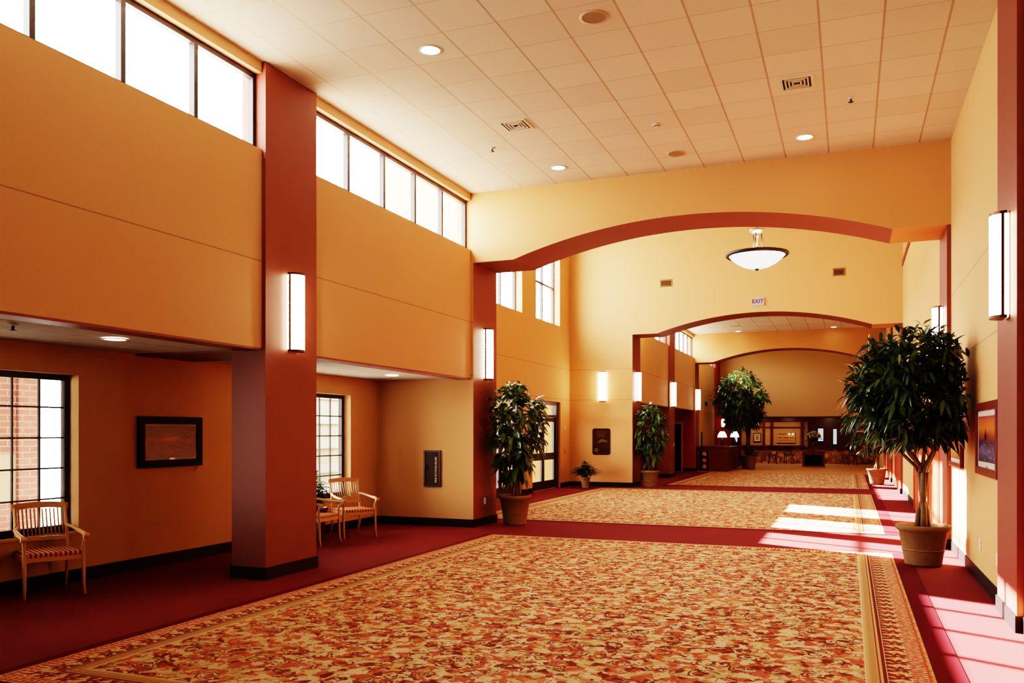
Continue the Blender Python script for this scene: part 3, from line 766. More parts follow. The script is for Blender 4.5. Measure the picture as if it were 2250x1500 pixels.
# exit signs
t = thing('exit_sign', 'white exit sign with red letters above the middle arch', 'exit sign', (-2.43, A2[0], 5.40))
MB(EXITW).box(-0.17, 0.17, -0.05, 0, -0.11, 0.11, bev=0.006).build('housing', t)
letters('EXIT', 0.155, EXITR, 'lettering', t, FACE((0, -0.051, 0)))
t = thing('exit_sign', 'small red glowing exit sign above the bar at the far end', 'exit sign', (-4.66, YB-0.12, 2.13))
MB(EXITW).box(-0.22, 0.10, -0.05, 0, -0.10, 0.10).build('housing', t)
MB(EXITG).box(0.10, 0.2, -0.05, 0, -0.12, 0.14).build('red_side', t)
letters('EXIT', 0.14, EXITR, 'lettering', t, FACE((-0.06, -0.051, 0)))

# fire extinguisher cabinet
t = thing('extinguisher_cabinet', 'dark recessed fire extinguisher cabinet on the alcove end wall', 'fire extinguisher cabinet', (-6.885, A1[0], 1.015))
f = MB(DARKWOOD)
f.box(-0.165, 0.165, -0.03, 0, 0.295, 0.325); f.box(-0.165, 0.165, -0.03, 0, -0.325, -0.295); f.box(-0.165, -0.135, -0.03, 0, -0.295, 0.295); f.box(0.135, 0.165, -0.03, 0, -0.295, 0.295); f.build('frame', t)
MB(CABGLASS).box(-0.135, 0.135, -0.014, 0, -0.295, 0.295).build('door', t)
letters('FIRE EXTINGUISHER', 0.052, LETTER, 'lettering', t, MX((0, 0, 1), (-1, 0, 0), (0, -1, 0), (0.075, -0.016, -0.02)), spacing=1.0)
MB(BLACK).box(-0.11, -0.085, -0.03, -0.014, -0.03, 0.05).build('handle', t)

# plaque
t = thing('wall_plaque', 'dark bronze plaque with rounded corners on the yellow wall', 'plaque', (-7.06, A2[0], 1.375))
PLQ = simple('plaque_bronze', srgb(56, 30, 16), 0.7, 0.12, 0.0, var=0.3, scale=20)
PLQL = simple('plaque_relief', srgb(104, 76, 46), 0.7, 0.12, 0.0, var=0.2, scale=20)
def rrect(w, h, r, n=6):
    P = []
    for cx, cz, a0 in ((w-r, h-r, 0), (-w+r, h-r, PI/2), (-w+r, -h+r, PI), (w-r, -h+r, 1.5*PI)):
        P += [(cx+r*math.cos(a0+PI/2*k/n), cz+r*math.sin(a0+PI/2*k/n)) for k in range(n+1)]
    return P
m = MB(PLQ); m.prism(rrect(0.28, 0.405, 0.07), -0.025, 0, 'y'); m.build('panel', t)
m = MB(PLQL)
for k, (w, z) in enumerate([(0.14, 0.31), (0.17, 0.26), (0.13, 0.22), (0.13, 0.185), (0.13, 0.15)]): m.box(-w, w-0.02, -0.029, -0.024, z-0.006, z+0.006)
m.build('relief_lines', t)
m = MB(PLQL); m.lathe([(0.0, 0.0), (0.07, 0.0), (0.07, 0.012), (0.045, 0.016), (0.0, 0.016)], 24)
o = m.build('seal', t); o.location = (-0.15, -0.024, -0.26); o.rotation_euler = (PI/2, 0, 0)
m = MB(PLQL); m.box(-0.16, 0.2, -0.028, -0.024, -0.36, -0.345); m.build('relief_rule', t)
m = MB(PLQL); m.prism([(-0.05, 0.05), (0.03, 0.09), (0.2, 0.02), (0.2, -0.02), (0.05, 0.0), (-0.14, -0.06)], -0.028, -0.024, 'y'); m.build('relief_band', t)

# framed pictures
def picture(name, label, loc, nrm, w, h, mats, frame_mat, art, edge=0.075, mat_w=0.02, plate=False, fillet=None):
    """local: x along the wall, y out of the wall (-y is the viewer side), z up"""
    t = thing(name, label, 'picture', loc, {'x': PI/2, '-y': 0, '-x': -PI/2}[nrm])
    f = MB(frame_mat); e = edge
    for a in ((-w, w, h-e, h), (-w, w, -h, -h+e), (-w, -w+e, -h+e, h-e), (w-e, w, -h+e, h-e)):
        f.box(a[0], a[1], -0.045, 0, a[2], a[3], bev=0.006)
    f.build('frame', t)
    q = MB(mats); q.box(-w+e, w-e, -0.022, 0, -h+e, h-e); q.build('mat_board', t)
    iw, ih = w-e-mat_w, h-e-mat_w
    p = MB(art); p.quad([(-iw, -0.025, -ih), (iw, -0.025, -ih), (iw, -0.025, ih), (-iw, -0.025, ih)], uv=[(0, 0), (1, 0), (1, 1), (0, 1)]); p.build('canvas', t, normals=False)
    if plate: MB(NICKEL).box(-0.03, 0.05, -0.03, -0.022, -h+e+0.003, -h+e+0.02).build('name_plate', t)
    return t
picture('framed_painting', 'dark wood framed dusk landscape painting on the alcove wall', (XA, 8.40, 1.54), 'x', 0.54, 0.315, MATTE, BLACK, PAINT_DUSK, 0.09, 0.022, True)
picture('framed_painting', 'tall framed sunset painting on the right wall near the red pilaster', (XR, 9.96, 1.59), '-x', 0.74, 0.385, MATTE, CHERRY, PAINT_SUN, 0.085, 0.06, True)
picture('framed_painting', 'framed picture half hidden behind the big tree on the right wall', (XR, 12.72, 1.5), '-x', 0.66, 0.30, MATTE, CHERRY, PAINT_WARM, 0.06, 0.05)
picture('framed_print', 'small dark framed print with pale mat beside the far exit sign', (-4.66, YB-0.02, 1.38), '-y', 0.19, 0.235, MATTE, BLACK, PAINT_WARM, 0.025, 0.09)
picture('framed_painting', 'wide gilt framed warm landscape behind the far bar', (-3.17, YB-0.02, 1.38), '-y', 0.47, 0.28, MATTE, TANPANEL, PAINT_WARM, 0.05, 0.02)

# switches and outlets
def plate(name, label, cat, loc, rz, mat, kind):
    t = thing(name, label, cat, loc, rz)
    MB(mat).box(-0.045, 0.045, -0.008, 0, -0.06, 0.06, bev=0.003).build('plate', t)
    m = MB(CREAM if mat is not CREAM else WHITE)
    if kind == 'outlet': m.box(-0.018, 0.018, -0.011, -0.008, 0.01, 0.042); m.box(-0.018, 0.018, -0.011, -0.008, -0.042, -0.01)
    elif kind == 'pull': m.box(-0.03, 0.03, -0.022, -0.008, -0.02, 0.0)
    else: m.box(-0.01, 0.01, -0.018, -0.008, -0.02, 0.02)
    m.build({'outlet': 'socket', 'pull': 'handle', 'switch': 'toggle'}[kind], t)
plate('wall_outlet', 'cream wall outlet low on the red pier left of the potted tree', 'outlet', (XP, 14.0, 0.43), PI/2, CREAM, 'outlet')
plate('light_switch', 'cream switch plate beside the black entrance doors', 'switch', (X2L, 24.72, 1.80), PI/2, CREAM, 'switch')
plate('fire_alarm_pull', 'red fire alarm pull station beside the black entrance doors', 'fire alarm pull', (X2L, 24.72, 1.07), PI/2, REDPULL, 'pull')
plate('light_switch', 'cream switch plate on the far red pillar', 'switch', (XP, 31.7, 1.2), PI/2, CREAM, 'switch')
plate('wall_outlet', 'pale wall outlet low on the right wall below the sunset painting', 'outlet', (XR, 9.45, 0.42), -PI/2, CREAM, 'outlet')
plate('wall_outlet', 'pale wall outlet low on the right wall, farther from the pilaster', 'outlet', (XR, 10.6, 0.42), -PI/2, CREAM, 'outlet')

# ------------------------------------------------------------------ armchairs
def make_chair(loc, rz, label):
    """slatted wooden armchair; faces local +X"""
    t = thing('wooden_armchair', label, 'chair', loc, rz, 'slatted wooden armchairs')
    W, D = 0.27, 0.24
    for s in (-1, 1):
        m = MB(TEAK); m.tube([(D+0.035, s*W*1.02, 0), (D+0.012, s*W, 0.12), (D, s*W, 0.42), (D-0.01, s*W, 0.50), (D+0.01, s*W*1.03, 0.56), (D+0.03, s*W*1.05, 0.605)], [0.014, 0.016, 0.022, 0.018, 0.017, 0.02], 8); m.build('leg', t)
    for s in (-1, 1):
        m = MB(TEAK); m.tube([(-D-0.11, s*(W-0.03), 0), (-D-0.03, s*(W-0.03), 0.20), (-D, s*(W-0.03), 0.42), (-D-0.05, s*(W-0.03), 0.66), (-D-0.13, s*(W-0.03), 0.90)], [0.015, 0.018, 0.022, 0.019, 0.018], 8); m.build('leg', t)
    m = MB(TEAK); m.box(-D, D, -W+0.0, -W+0.03, 0.36, 0.42); m.box(-D, D, W-0.03, W, 0.36, 0.42); m.box(D-0.025, D+0.005, -W, W, 0.36, 0.42, bev=0.004); m.box(-D, -D+0.025, -W, W, 0.36, 0.42); m.build('seat_frame', t)
    m = MB(STRIPE); m.box(-D+0.01, D+0.012, -W+0.012, W-0.012, 0.405, 0.45, bev=0.014); m.build('seat', t)
    # back
    def bp(z): 
        k = (z-0.42)/0.48
        return -D-0.13*k**1.25 if k > 0 else -D
    m = MB(TEAK)
    n = 9
    pts = [(bp(0.865)-0.02*(1-(2*i/(n-1)-1)**2), (W+0.0)*(2*i/(n-1)-1), 0.872+0.022*(1-(2*i/(n-1)-1)**2)) for i in range(n)]
    for a, c in zip(pts, pts[1:]):
        v = [(a[0]-0.012, a[1], a[2]-0.035), (c[0]-0.012, c[1], c[2]-0.035), (c[0]-0.012, c[1], c[2]+0.03), (a[0]-0.012, a[1], a[2]+0.03)]
        w = [(p[0]+0.024, p[1], p[2]) for p in v]
        m.quad(v); m.quad(w[::-1]); m.quad([v[0], v[1], w[1], w[0]]); m.quad([v[3], v[2], w[2], w[3]])
    for p, i in ((pts[0], 0), (pts[-1], 1)): m.quad([(p[0]-0.012, p[1], p[2]-0.035), (p[0]+0.012, p[1], p[2]-0.035), (p[0]+0.012, p[1], p[2]+0.03), (p[0]-0.012, p[1], p[2]+0.03)])
    m.build('top_rail', t)
    m = MB(TEAK); m.box(bp(0.54)-0.012, bp(0.54)+0.012, -W+0.04, W-0.04, 0.52, 0.565, bev=0.004); m.build('lower_rail', t)
    m = MB(TEAK)
    for k in range(12):
        y = (-W+0.065)+(2*W-0.13)*k/11
        m.tube([(bp(0.56), y, 0.56), (bp(0.70)-0.012, y, 0.70), (bp(0.85)-0.01, y, 0.85)], 0.0085, 6)
    m.build('back_slat', t)
    for s in (-1, 1):
        m = MB(TEAK)
        m.tube([(bp(0.66), s*(W-0.03), 0.67), (-D+0.08, s*(W+0.005), 0.655), (0.06, s*(W+0.02), 0.625), (D-0.02, s*(W+0.02), 0.615), (D+0.05, s*(W+0.015), 0.605)], [0.017, 0.019, 0.022, 0.024, 0.024], 8)
        m.tube([(D+0.045, s*(W+0.015)-0.028, 0.598), (D+0.045, s*(W+0.015)+0.028, 0.598)], 0.027, 12)
        m.build('armrest', t)
    return t
c0 = make_chair((-7.68, 6.38, 0), R(-27), 'slatted wooden armchair standing alone before the small-paned window at the left edge')
dup(c0, (-7.36, 11.66, 0), R(-33), 'slatted wooden armchair in the alcove between window and extinguisher cabinet')
dup(c0, (-7.36, 10.62, 0), R(2), 'slatted wooden armchair mostly hidden behind the free-standing red pillar')

# ------------------------------------------------------------------ plants
def pot_mesh(parent, r, h, mat=TERRA, ring=True):
    b = r*0.66
    prof = [(0.0, 0.0), (b-0.006, 0.0), (b, 0.006), (b+0.004, 0.012), (b+(r*0.9-b)*0.06, h*0.06), (b+(r*0.9-b)*0.35, h*0.35), (b+(r*0.9-b)*0.36, h*0.36)]
    if ring: prof += [(b+(r*0.9-b)*0.363, h*0.363), (b+(r*0.9-b)*0.37+0.007, h*0.372), (b+(r*0.9-b)*0.39+0.007, h*0.392), (b+(r*0.9-b)*0.40, h*0.40), (b+(r*0.9-b)*0.405, h*0.405)]
    prof += [(r*0.885, h*0.84), (r*0.95, h*0.87), (r, h*0.91), (r, h*0.965), (r*0.97, h), (r*0.90, h), (r*0.87, h*0.93), (r*0.86, h*0.90)]
    m = MB(mat); m.lathe(prof, 40); m.build('pot', parent)
    m = MB(SOIL); m.lathe([(0.0, h*0.92), (r*0.5, h*0.925), (r*0.868, h*0.90)], 24, flip=True); m.build('soil', parent)

def leaf(m, p, d, up, L, W, droop, fold=0.25):
    d = d.normalized(); s = d.cross(up)
    if s.length < 1e-3: s = d.cross(Vector((1, 0, 0)))
    s.normalize(); n = s.cross(d).normalized()
    def P(t, side, w): 
        c = p+d*(L*t)-Vector((0, 0, 1))*(droop*L*t*t)
        return c+s*(side*w)+n*(abs(side)*w*fold)
    bm = m.bm; V = lambda q: bm.verts.new(q)
    b0 = V(P(0, 0, 0)); l1 = V(P(0.33, -1, W*0.48)); c1 = V(P(0.33, 0, 0)); r1 = V(P(0.33, 1, W*0.48))
    l2 = V(P(0.68, -1, W*0.36)); c2 = V(P(0.68, 0, 0)); r2 = V(P(0.68, 1, W*0.36)); tp = V(P(1, 0, 0))
    for f in ((b0, c1, l1), (b0, r1, c1), (l1, c1, c2, l2), (c1, r1, r2, c2), (l2, c2, tp), (c2, r2, tp)):
        bm.faces.new(f).smooth = True

def crown(parent, rng, prof, cen, n, leaves, L, W, droop, mat, xmax=None, xmin=None, sprig=0.22, inner=0.35):
    """prof: [(z, radius)], sprays of leaves filling the shell"""
    m = MB(mat); zs = [p[0] for p in prof]
    def rad(z):
        for (a, ra), (b, rb) in zip(prof, prof[1:]):
            if a <= z <= b: return ra+(rb-ra)*(z-a)/(b-a)
        return 0
    rmax = max(p[1] for p in prof); k = 0
    zc = sum(z*r for z, r in prof)/sum(r for z, r in prof)
    ox = parent.location.x
    while k < n:
        z = rng.uniform(zs[0], zs[-1]); r = rad(z)
        if rng.random() > (r/rmax)**1.2: continue
        q = math.sqrt(rng.uniform(inner, 1.0))*r; a = rng.uniform(0, 2*PI)
        p = Vector((cen[0]+q*math.cos(a), cen[1]+q*math.sin(a), z+rng.gauss(0, 0.02)))
        if xmax is not None and ox+p.x > xmax-0.06: continue
        if xmin is not None and ox+p.x < xmin+0.06: continue
        out = Vector((p.x-cen[0], p.y-cen[1], (z-zc)*0.5)).normalized()
        d = (out+Vector((rng.gauss(0, 0.35), rng.gauss(0, 0.35), 0.25+rng.gauss(0, 0.25)))).normalized()
        for j in range(leaves):
            t = (j+0.5)/leaves; b = p+d*(sprig*(t-0.6))
            ra = Vector((rng.gauss(0, 1), rng.gauss(0, 1), rng.gauss(0, 1))); ra = (ra-d*ra.dot(d)).normalized()
            ld = (d*(0.4+0.7*t)+ra*0.95+Vector((0, 0, -0.28))).normalized()
            LL = L*rng.uniform(0.7, 1.15)
            tip = b+ld*LL
            if xmax is not None and max(ox+tip.x, ox+b.x) > xmax-0.03: continue
            if xmin is not None and min(ox+tip.x, ox+b.x) < xmin+0.04: continue
            leaf(m, b, ld, Vector((rng.gauss(0, .3), rng.gauss(0, .3), 1)), LL, W*rng.uniform(0.8, 1.15), droop*rng.uniform(0.6, 1.4))
        k += 1
    return m.build('foliage', parent, normals=False)

def branches(parent, rng, base, fork, tips, r0, r1, trunks=1, mat=BARK, spread=0.03):
    m = MB(mat)
    for k in range(trunks):
        a = 2*PI*k/max(1, trunks)+0.6; o = Vector((math.cos(a), math.sin(a), 0))*(spread if trunks > 1 else 0)
        f = Vector(fork); s = Vector((0, 0, base))
        mid = (s+f)/2+o*0.4+Vector((rng.gauss(0, .01), rng.gauss(0, .01), 0))
        m.tube([s+o*1.3, (s*2+f)/3+o, mid, f+o*0.9], [r0*1.15, r0, r0*0.95, r0*0.9], 9)
        for q in tips[k::trunks]:
            q = Vector(q); c = (f*0.5+q*0.5)+Vector((q.x-f.x, q.y-f.y, 0))*0.12
            m.tube([f+o*0.9-Vector((0, 0, 0.02)), f*0.75+c*0.25+o*0.4, c, q], [r0*0.75, r0*0.6, r1*1.3, r1*0.6], 7)
    m.build('trunk', parent)

def ring(rng, n, r, z, c=(0, 0)):
    return [(c[0]+r*rng.uniform(.6, 1)*math.cos(2*PI*k/n+rng.uniform(-.3, .3)), c[1]+r*rng.uniform(.6, 1)*math.sin(2*PI*k/n+rng.uniform(-.3, .3)), z*rng.uniform(.92, 1.08)) for k in range(n)]

# big ficus by the right wall
rng = random.Random(7)
t = thing('potted_ficus', 'big bushy ficus with long drooping leaves in a terracotta pot by the right wall', 'potted tree', (0.86, 11.78, 0.007))
pot_mesh(t, 0.32, 0.50)
branches(t, rng, 0.44, (0, 0, 1.16), ring(rng, 9, 0.42, 1.75, (-0.08, -0.15)), 0.036, 0.016, 3, spread=0.05)
crown(t, rng, [(1.58, 0.30), (1.66, 0.50), (1.85, 0.66), (2.15, 0.76), (2.45, 0.70), (2.66, 0.54), (2.80, 0.28), (2.86, 0.1)], (-0.08, -0.36), 440, 10, 0.20, 0.054, 0.28, LEAF, xmax=XR-0.02, inner=0.2)
# second ficus farther down the right wall
rng = random.Random(9)
t = thing('potted_ficus', 'distant potted ficus behind the big one, farther along the right wall', 'potted tree', (0.82, 29.4, 0.007))
pot_mesh(t, 0.31, 0.50)
branches(t, rng, 0.44, (0, 0, 0.85), ring(rng, 7, 0.4, 1.6), 0.035, 0.014, 3, spread=0.05)
crown(t, rng, [(1.05, 0.2), (1.3, 0.55), (1.75, 0.85), (2.2, 0.85), (2.5, 0.6), (2.75, 0.2)], (-0.15, -0.05), 170, 9, 0.20, 0.055, 0.35, LEAF, xmax=XR-0.02)
# broad-leaved trees on the left
rng = random.Random(3)
t = thing('potted_tree', 'potted tree with broad glossy leaves in front of the near arch pier', 'potted tree', (-5.62, 14.3, 0))
pot_mesh(t, 0.305, 0.53)
branches(t, rng, 0.46, (0.0, 0.02, 0.95), ring(rng, 6, 0.3, 1.7), 0.026, 0.012, 2, spread=0.03)
crown(t, rng, [(0.78, 0.12), (1.0, 0.24), (1.3, 0.34), (1.6, 0.50), (1.95, 0.54), (2.2, 0.46), (2.4, 0.30), (2.50, 0.1)], (-0.0, -0.03), 165, 6, 0.20, 0.088, 0.45, LEAF2, xmin=XP, sprig=0.18, inner=0.15)
rng = random.Random(4)
t = thing('potted_tree', 'potted tree with broad leaves in front of the middle arch pier', 'potted tree', (-5.66, 25.7, 0))
pot_mesh(t, 0.30, 0.50)
branches(t, rng, 0.44, (0.0, 0.0, 0.85), ring(rng, 6, 0.3, 1.6), 0.03, 0.012, 2, spread=0.04)
crown(t, rng, [(0.78, 0.12), (1.0, 0.28), (1.4, 0.44), (1.8, 0.50), (2.1, 0.46), (2.35, 0.30), (2.48, 0.1)], (0, 0), 150, 6, 0.20, 0.09, 0.45, LEAF2, xmin=XP, sprig=0.18, inner=0.2)
# very tall lobby tree
rng = random.Random(5)
t = thing('potted_tree', 'very tall dark tree with twisted trunk in the far lobby behind the reception counter', 'potted tree', (-4.36, 40.3, 0))
pot_mesh(t, 0.33, 0.62)
branches(t, rng, 0.55, (0.05, 0, 1.7), ring(rng, 8, 0.7, 2.7, (-0.15, 0)), 0.07, 0.025, 3, spread=0.06, mat=DARKWOOD)
crown(t, rng, [(1.75, 0.3), (2.1, 0.75), (2.6, 1.05), (3.2, 1.15), (3.8, 0.95), (4.2, 0.65), (4.45, 0.2)], (-0.3, 0), 330, 9, 0.26, 0.09, 0.4, LEAF, sprig=0.3)
def low_plant(loc, label, r, h, n, L, W, potr, poth, seed, mat=LEAF2, potmat=TERRA, name='potted_plant'):
    rng = random.Random(seed); t = thing(name, label, 'potted plant', loc)
    pot_mesh(t, potr, poth, potmat, ring=False)
    m = MB(mat)
    for k in range(n):
        a = rng.uniform(0, 2*PI); e = rng.uniform(0.1, 1.0)
        d = Vector((math.cos(a)*e, math.sin(a)*e, 1.05-0.6*e)); reach = rng.uniform(0.35, 1.0)
        p = Vector((0, 0, poth*0.9))+Vector((d.x*r*reach*0.8, d.y*r*reach*0.8, d.z*(h-poth)*reach))
        leaf(m, p, Vector((d.x, d.y, 0.25)), Vector((0, 0, 1)), L*rng.uniform(.7, 1.2), W*rng.uniform(.7, 1.2), 0.5)
        if k % 4 == 0: m.tube([(0, 0, poth*0.88), tuple(p*0.6+Vector((0, 0, poth*0.4))), tuple(p)], 0.005, 4)
    m.build('foliage', t, normals=False); return t
low_plant((-7.3, 24.3, 0), 'small bushy plant in a clay pot at the foot of the plaque wall', 0.42, 0.78, 330, 0.22, 0.075, 0.15, 0.33, 11, mat=LEAF)
low_plant((-7.70, 11.08, 0), 'dark green plant in a low planter between two wooden armchairs', 0.22, 1.12, 260, 0.14, 0.08, 0.22, 0.5, 12, potmat=DARKWOOD)
low_plant((-7.58, 5.05, 0), 'leafy plant cut by the left edge beside the lone wooden armchair', 0.22, 0.62, 110, 0.16, 0.06, 0.14, 0.3, 13)
low_plant((-7.2, 28.6, 0), 'pale bushy plant on the far window side behind the middle tree', 0.5, 1.25, 160, 0.24, 0.10, 0.30, 0.7, 14, mat=SHRUB, potmat=DARKWOOD)
low_plant((-4.1, 39.4, 0), 'dark spiky plant in a tan pot at the foot of the tall lobby tree', 0.42, 1.02, 120, 0.34, 0.06, 0.26, 0.62, 15, mat=LEAF)

# ------------------------------------------------------------------ far lobby: reception counter, lamps, bar
t = thing('reception_counter', 'dark cherry reception counter with a shelf of rolled papers at the far left', 'counter', (-5.45, 38.6, 0))
MB(CHERRY).box(-0.60, 0.68, -1.85, 1.9, 0.0, 0.99).build('body', t)
MB(DARKWOOD).box(-0.64, 0.72, -1.9, 1.95, 0.99, 1.04, bev=0.008).build('counter_top', t)
MB(CHERRY).box(-0.2, 0.66, -1.8, -1.4, 1.04, 1.09).build('raised_ledge', t)
s = MB(BLACK); s.box(-0.50, -0.14, -1.86, -1.85, 0.06, 0.86); s.build('shelf_opening', t)
m = MB(DARKWOOD)
for z in (0.32, 0.59): m.box(-0.5, -0.14, -1.88, -1.85, z-0.012, z+0.012)
m.build('shelf', t)
for k, z in enumerate((0.20, 0.46, 0.73)):
    o = MB(PAPER2); o.lathe([(0.0, 0.0), (0.085, 0.0), (0.1, 0.02), (0.085, 0.05), (0.0, 0.055)], 20)
    q = o.build('paper_roll', None, (-5.45-0.30, 38.6-1.86, z), (PI/2, 0, 0))
    tag(q, ['pale round paper roll on the lowest shelf of the reception counter', 'pale round paper roll on the middle shelf of the reception counter', 'pale round paper roll on the top shelf of the reception counter'][k], 'paper roll', 'paper rolls in the counter shelf')
def make_lamp(loc, label):
    t = thing('table_lamp', label, 'lamp', loc, 0, 'lit table lamps on the counter')
    m = MB(BRONZE); m.lathe([(0.0, 0), (0.09, 0), (0.085, 0.02), (0.03, 0.04), (0.05, 0.14), (0.06, 0.22), (0.03, 0.32), (0.012, 0.36), (0.012, 0.45), (0.0, 0.45)], 24); m.build('base', t)
    m = MB(GLOWL); m.lathe([(0.20, 0.40), (0.19, 0.47), (0.15, 0.57), (0.09, 0.66), (0.085, 0.66), (0.145, 0.57), (0.185, 0.47), (0.195, 0.40), (0.20, 0.40)], 28); m.build('lamp_shade', t)
    return t
l0 = make_lamp((-5.12, 37.6, 1.04), 'lit table lamp with white shade on the counter, the nearer of two')
dup(l0, (-4.9, 40.1, 1.04), 0, 'lit table lamp with white shade on the counter, the one next to the tree trunk')
t = thing('monitor', 'thin dark monitor stand at the left end of the reception counter', 'monitor', (-5.92, 37.15, 1.04))
MB(BLACK).box(-0.06, 0.10, -0.05, 0.05, 0, 0.03).build('base', t)
MB(BLACK).box(-0.02, 0.01, -0.12, 0.12, 0.03, 0.62, bev=0.006).build('screen', t)
t = thing('lobby_sconce', 'small bright wall light glowing above the reception lamps', 'wall light', (-5.72, 42.55, 2.12))
MB(GLOWL).box(-0.11, 0.11, -0.10, 0, -0.2, 0.2, bev=0.05).build('diffuser', t)
MB(BRONZE).box(-0.12, 0.12, 0, 0.03, -0.22, 0.22).build('back_plate', t)
b = MB([RED2, DARKWOOD]); b.box(-6.1, -4.9, 42.6, 42.9, 0, 2.6); struct(b.build('wall_lobby_office'))
# daylight door pane behind the lamps
t = struct(bpy.data.objects.new('door_8', None)); COL.objects.link(t); t.location = (-5.15, 42.58, 1.0)
MB(DARKWOOD).box(-0.2, 0.2, -0.03, 0.0, -0.9, 0.85).build('door_leaf', t)
MB(DAY).box(-0.06, 0.08, -0.035, -0.03, 0.2, 0.7).build('pane', t)

# bar front: stone wainscot, rails, posts
b = MB(STONE); b.box(-6.3, XR, YB-0.35, YB, 0, 0.80); struct(b.build('wall_stone_bar'))
b = MB([DARKWOOD]); b.box(-6.3, XR, YB-0.42, YB, 0.80, 0.88); struct(b.build('trim_4'))
b = MB([CHERRY]); b.box(-6.3, -2.2, YB-0.04, YB, 0.88, 0.96); b.box(-6.3, -2.2, YB-0.04, YB, 1.88, 1.96); b.box(-6.3, XR, YB-0.06, YB, 2.22, 2.6); struct(b.build('trim_5'))
for k, x in enumerate((-5.1, -4.32, -3.9, -2.36, -1.95)):
    b = MB([CHERRY]); b.box(x-0.06, x+0.06, YB-0.08, YB, 0.88, 2.6); struct(b.build('trim_%d' % (6+k)))
# dark glazed bar cabinet
t = thing('bar_cabinet', 'black glazed back-bar cabinet at the far end behind the flower table', 'cabinet', (-0.85, YB-0.36, 0.88))
MB(DARKWOOD).box(-1.2, 1.2, 0.0, 0.34, 0.0, 1.34).build('body', t)
for x0, x1, z0, z1 in ((-0.68, -0.42, 0.32, 0.98), (0.07, 0.24, 0.16, 0.95)):
    d = MB(BLACK).box(x0-0.05, x1+0.05, -0.02, 0, z0-0.08, z1+0.06).build('door', t)
    MB(DAY).box(x0, x1, -0.026, -0.02, z0, z1).build('pane', d)  # glowing pane painted in for the reflection of daylit doors
t = thing('picture_light', 'small bright spotlights above the wide gilt framed landscape', 'picture light', (-2.92, YB-0.06, 1.60))
MB(BRONZE).box(-0.12, 0.14, -0.04, 0.04, 0.0, 0.02).build('bar', t)
for x in (-0.08, 0.10):
    m = MB(BULB); m.lathe([(0.0, -0.06), (0.03, -0.05), (0.04, -0.03), (0.03, 0.0), (0.0, 0.0)], 12, c=(x, -0.05, 0)); m.build('bulb', t)

# flower table
t = thing('console_table', 'dark cherry console table with an open shelf in the middle of the far lobby', 'table', (-1.6, 43.55, 0))
m = MB(CHERRY); m.box(-0.52, 0.52, -0.28, 0.28, 0.0, 0.06); m.box(-0.5, -0.4, -0.26, 0.26, 0.06, 0.72); m.box(0.4, 0.5, -0.26, 0.26, 0.06, 0.72); m.box(-0.4, 0.4, -0.26, 0.26, 0.56, 0.72); m.build('body', t)
MB(CHERRY).box(-0.55, 0.55, -0.3, 0.3, 0.72, 0.77, bev=0.008).build('table_top', t)
MB(BLACK).box(-0.4, 0.4, 0.1, 0.26, 0.06, 0.56).build('back_panel', t)
t = thing('flower_vase', 'tall vase of pale cream flowers on the dark console table', 'vase', (-1.62, 43.5, 0.77))
m = MB(CHERRY); m.lathe([(0.0, 0), (0.07, 0.0), (0.06, 0.03), (0.035, 0.1), (0.06, 0.28), (0.09, 0.38), (0.07, 0.42), (0.06, 0.42), (0.08, 0.38), (0.0, 0.36)], 20); m.build('vase', t)
rng = random.Random(21); m = MB(PAPER); n2 = MB(LEAF)
for k in range(80):
    a = rng.uniform(0, 2*PI); e = rng.uniform(0.1, 1)**0.7
    p = Vector((math.cos(a)*0.36*e, math.sin(a)*0.26*e, 0.66+0.20*(1-e*e)+rng.gauss(0, 0.03)))
    for j in range(7):
        d = Vector((rng.gauss(0, 1), rng.gauss(0, 1), rng.gauss(0, 0.8))); leaf(m, p, d, Vector((0, 0, 1)), 0.10, 0.06, 0.1)
    if k % 2 == 0: n2.tube([(0, 0, 0.38), tuple(p*0.6+Vector((0, 0, 0.2))), tuple(p)], 0.006, 4)
    leaf(n2, p-Vector((0, 0, 0.1)), Vector((math.cos(a), math.sin(a), -0.2)), Vector((0, 0, 1)), 0.16, 0.05, 0.4)
m.build('blossoms', t, normals=False); n2.build('stems', t, normals=False)
# bar stools
def make_stool(loc, rz, label):
    t = thing('bar_stool', label, 'bar stool', loc, rz, 'dark bar stools before the stone bar')
    for sx in (-1, 1):
        for sy in (-1, 1): MB(DARKWOOD).tube([(sx*0.20, sy*0.20, 0), (sx*0.15, sy*0.15, 0.46)], 0.018, 6).build('leg', t)
    MB(CHERRY).box(-0.2, 0.2, -0.2, 0.2, 0.45, 0.51, bev=0.015).build('seat', t)
    m = MB(DARKWOOD); m.box(-0.2, 0.2, -0.21, -0.18, 0.78, 0.93, bev=0.008)
    for x in (-0.18, -0.06, 0.06, 0.18): m.box(x-0.015, x+0.015, -0.21, -0.185, 0.5, 0.8)
    m.build('backrest', t); return t
st = make_stool((-3.75, 46.6, 0), R(10), 'dark wooden chair before the stone bar, leftmost of the three')
dup(st, (-2.95, 46.8, 0), R(-12), 'dark wooden chair before the stone bar, just left of the console table')
dup(st, (0.1, 46.4, 0), R(20), 'dark wooden chair before the stone bar, right of the console table')

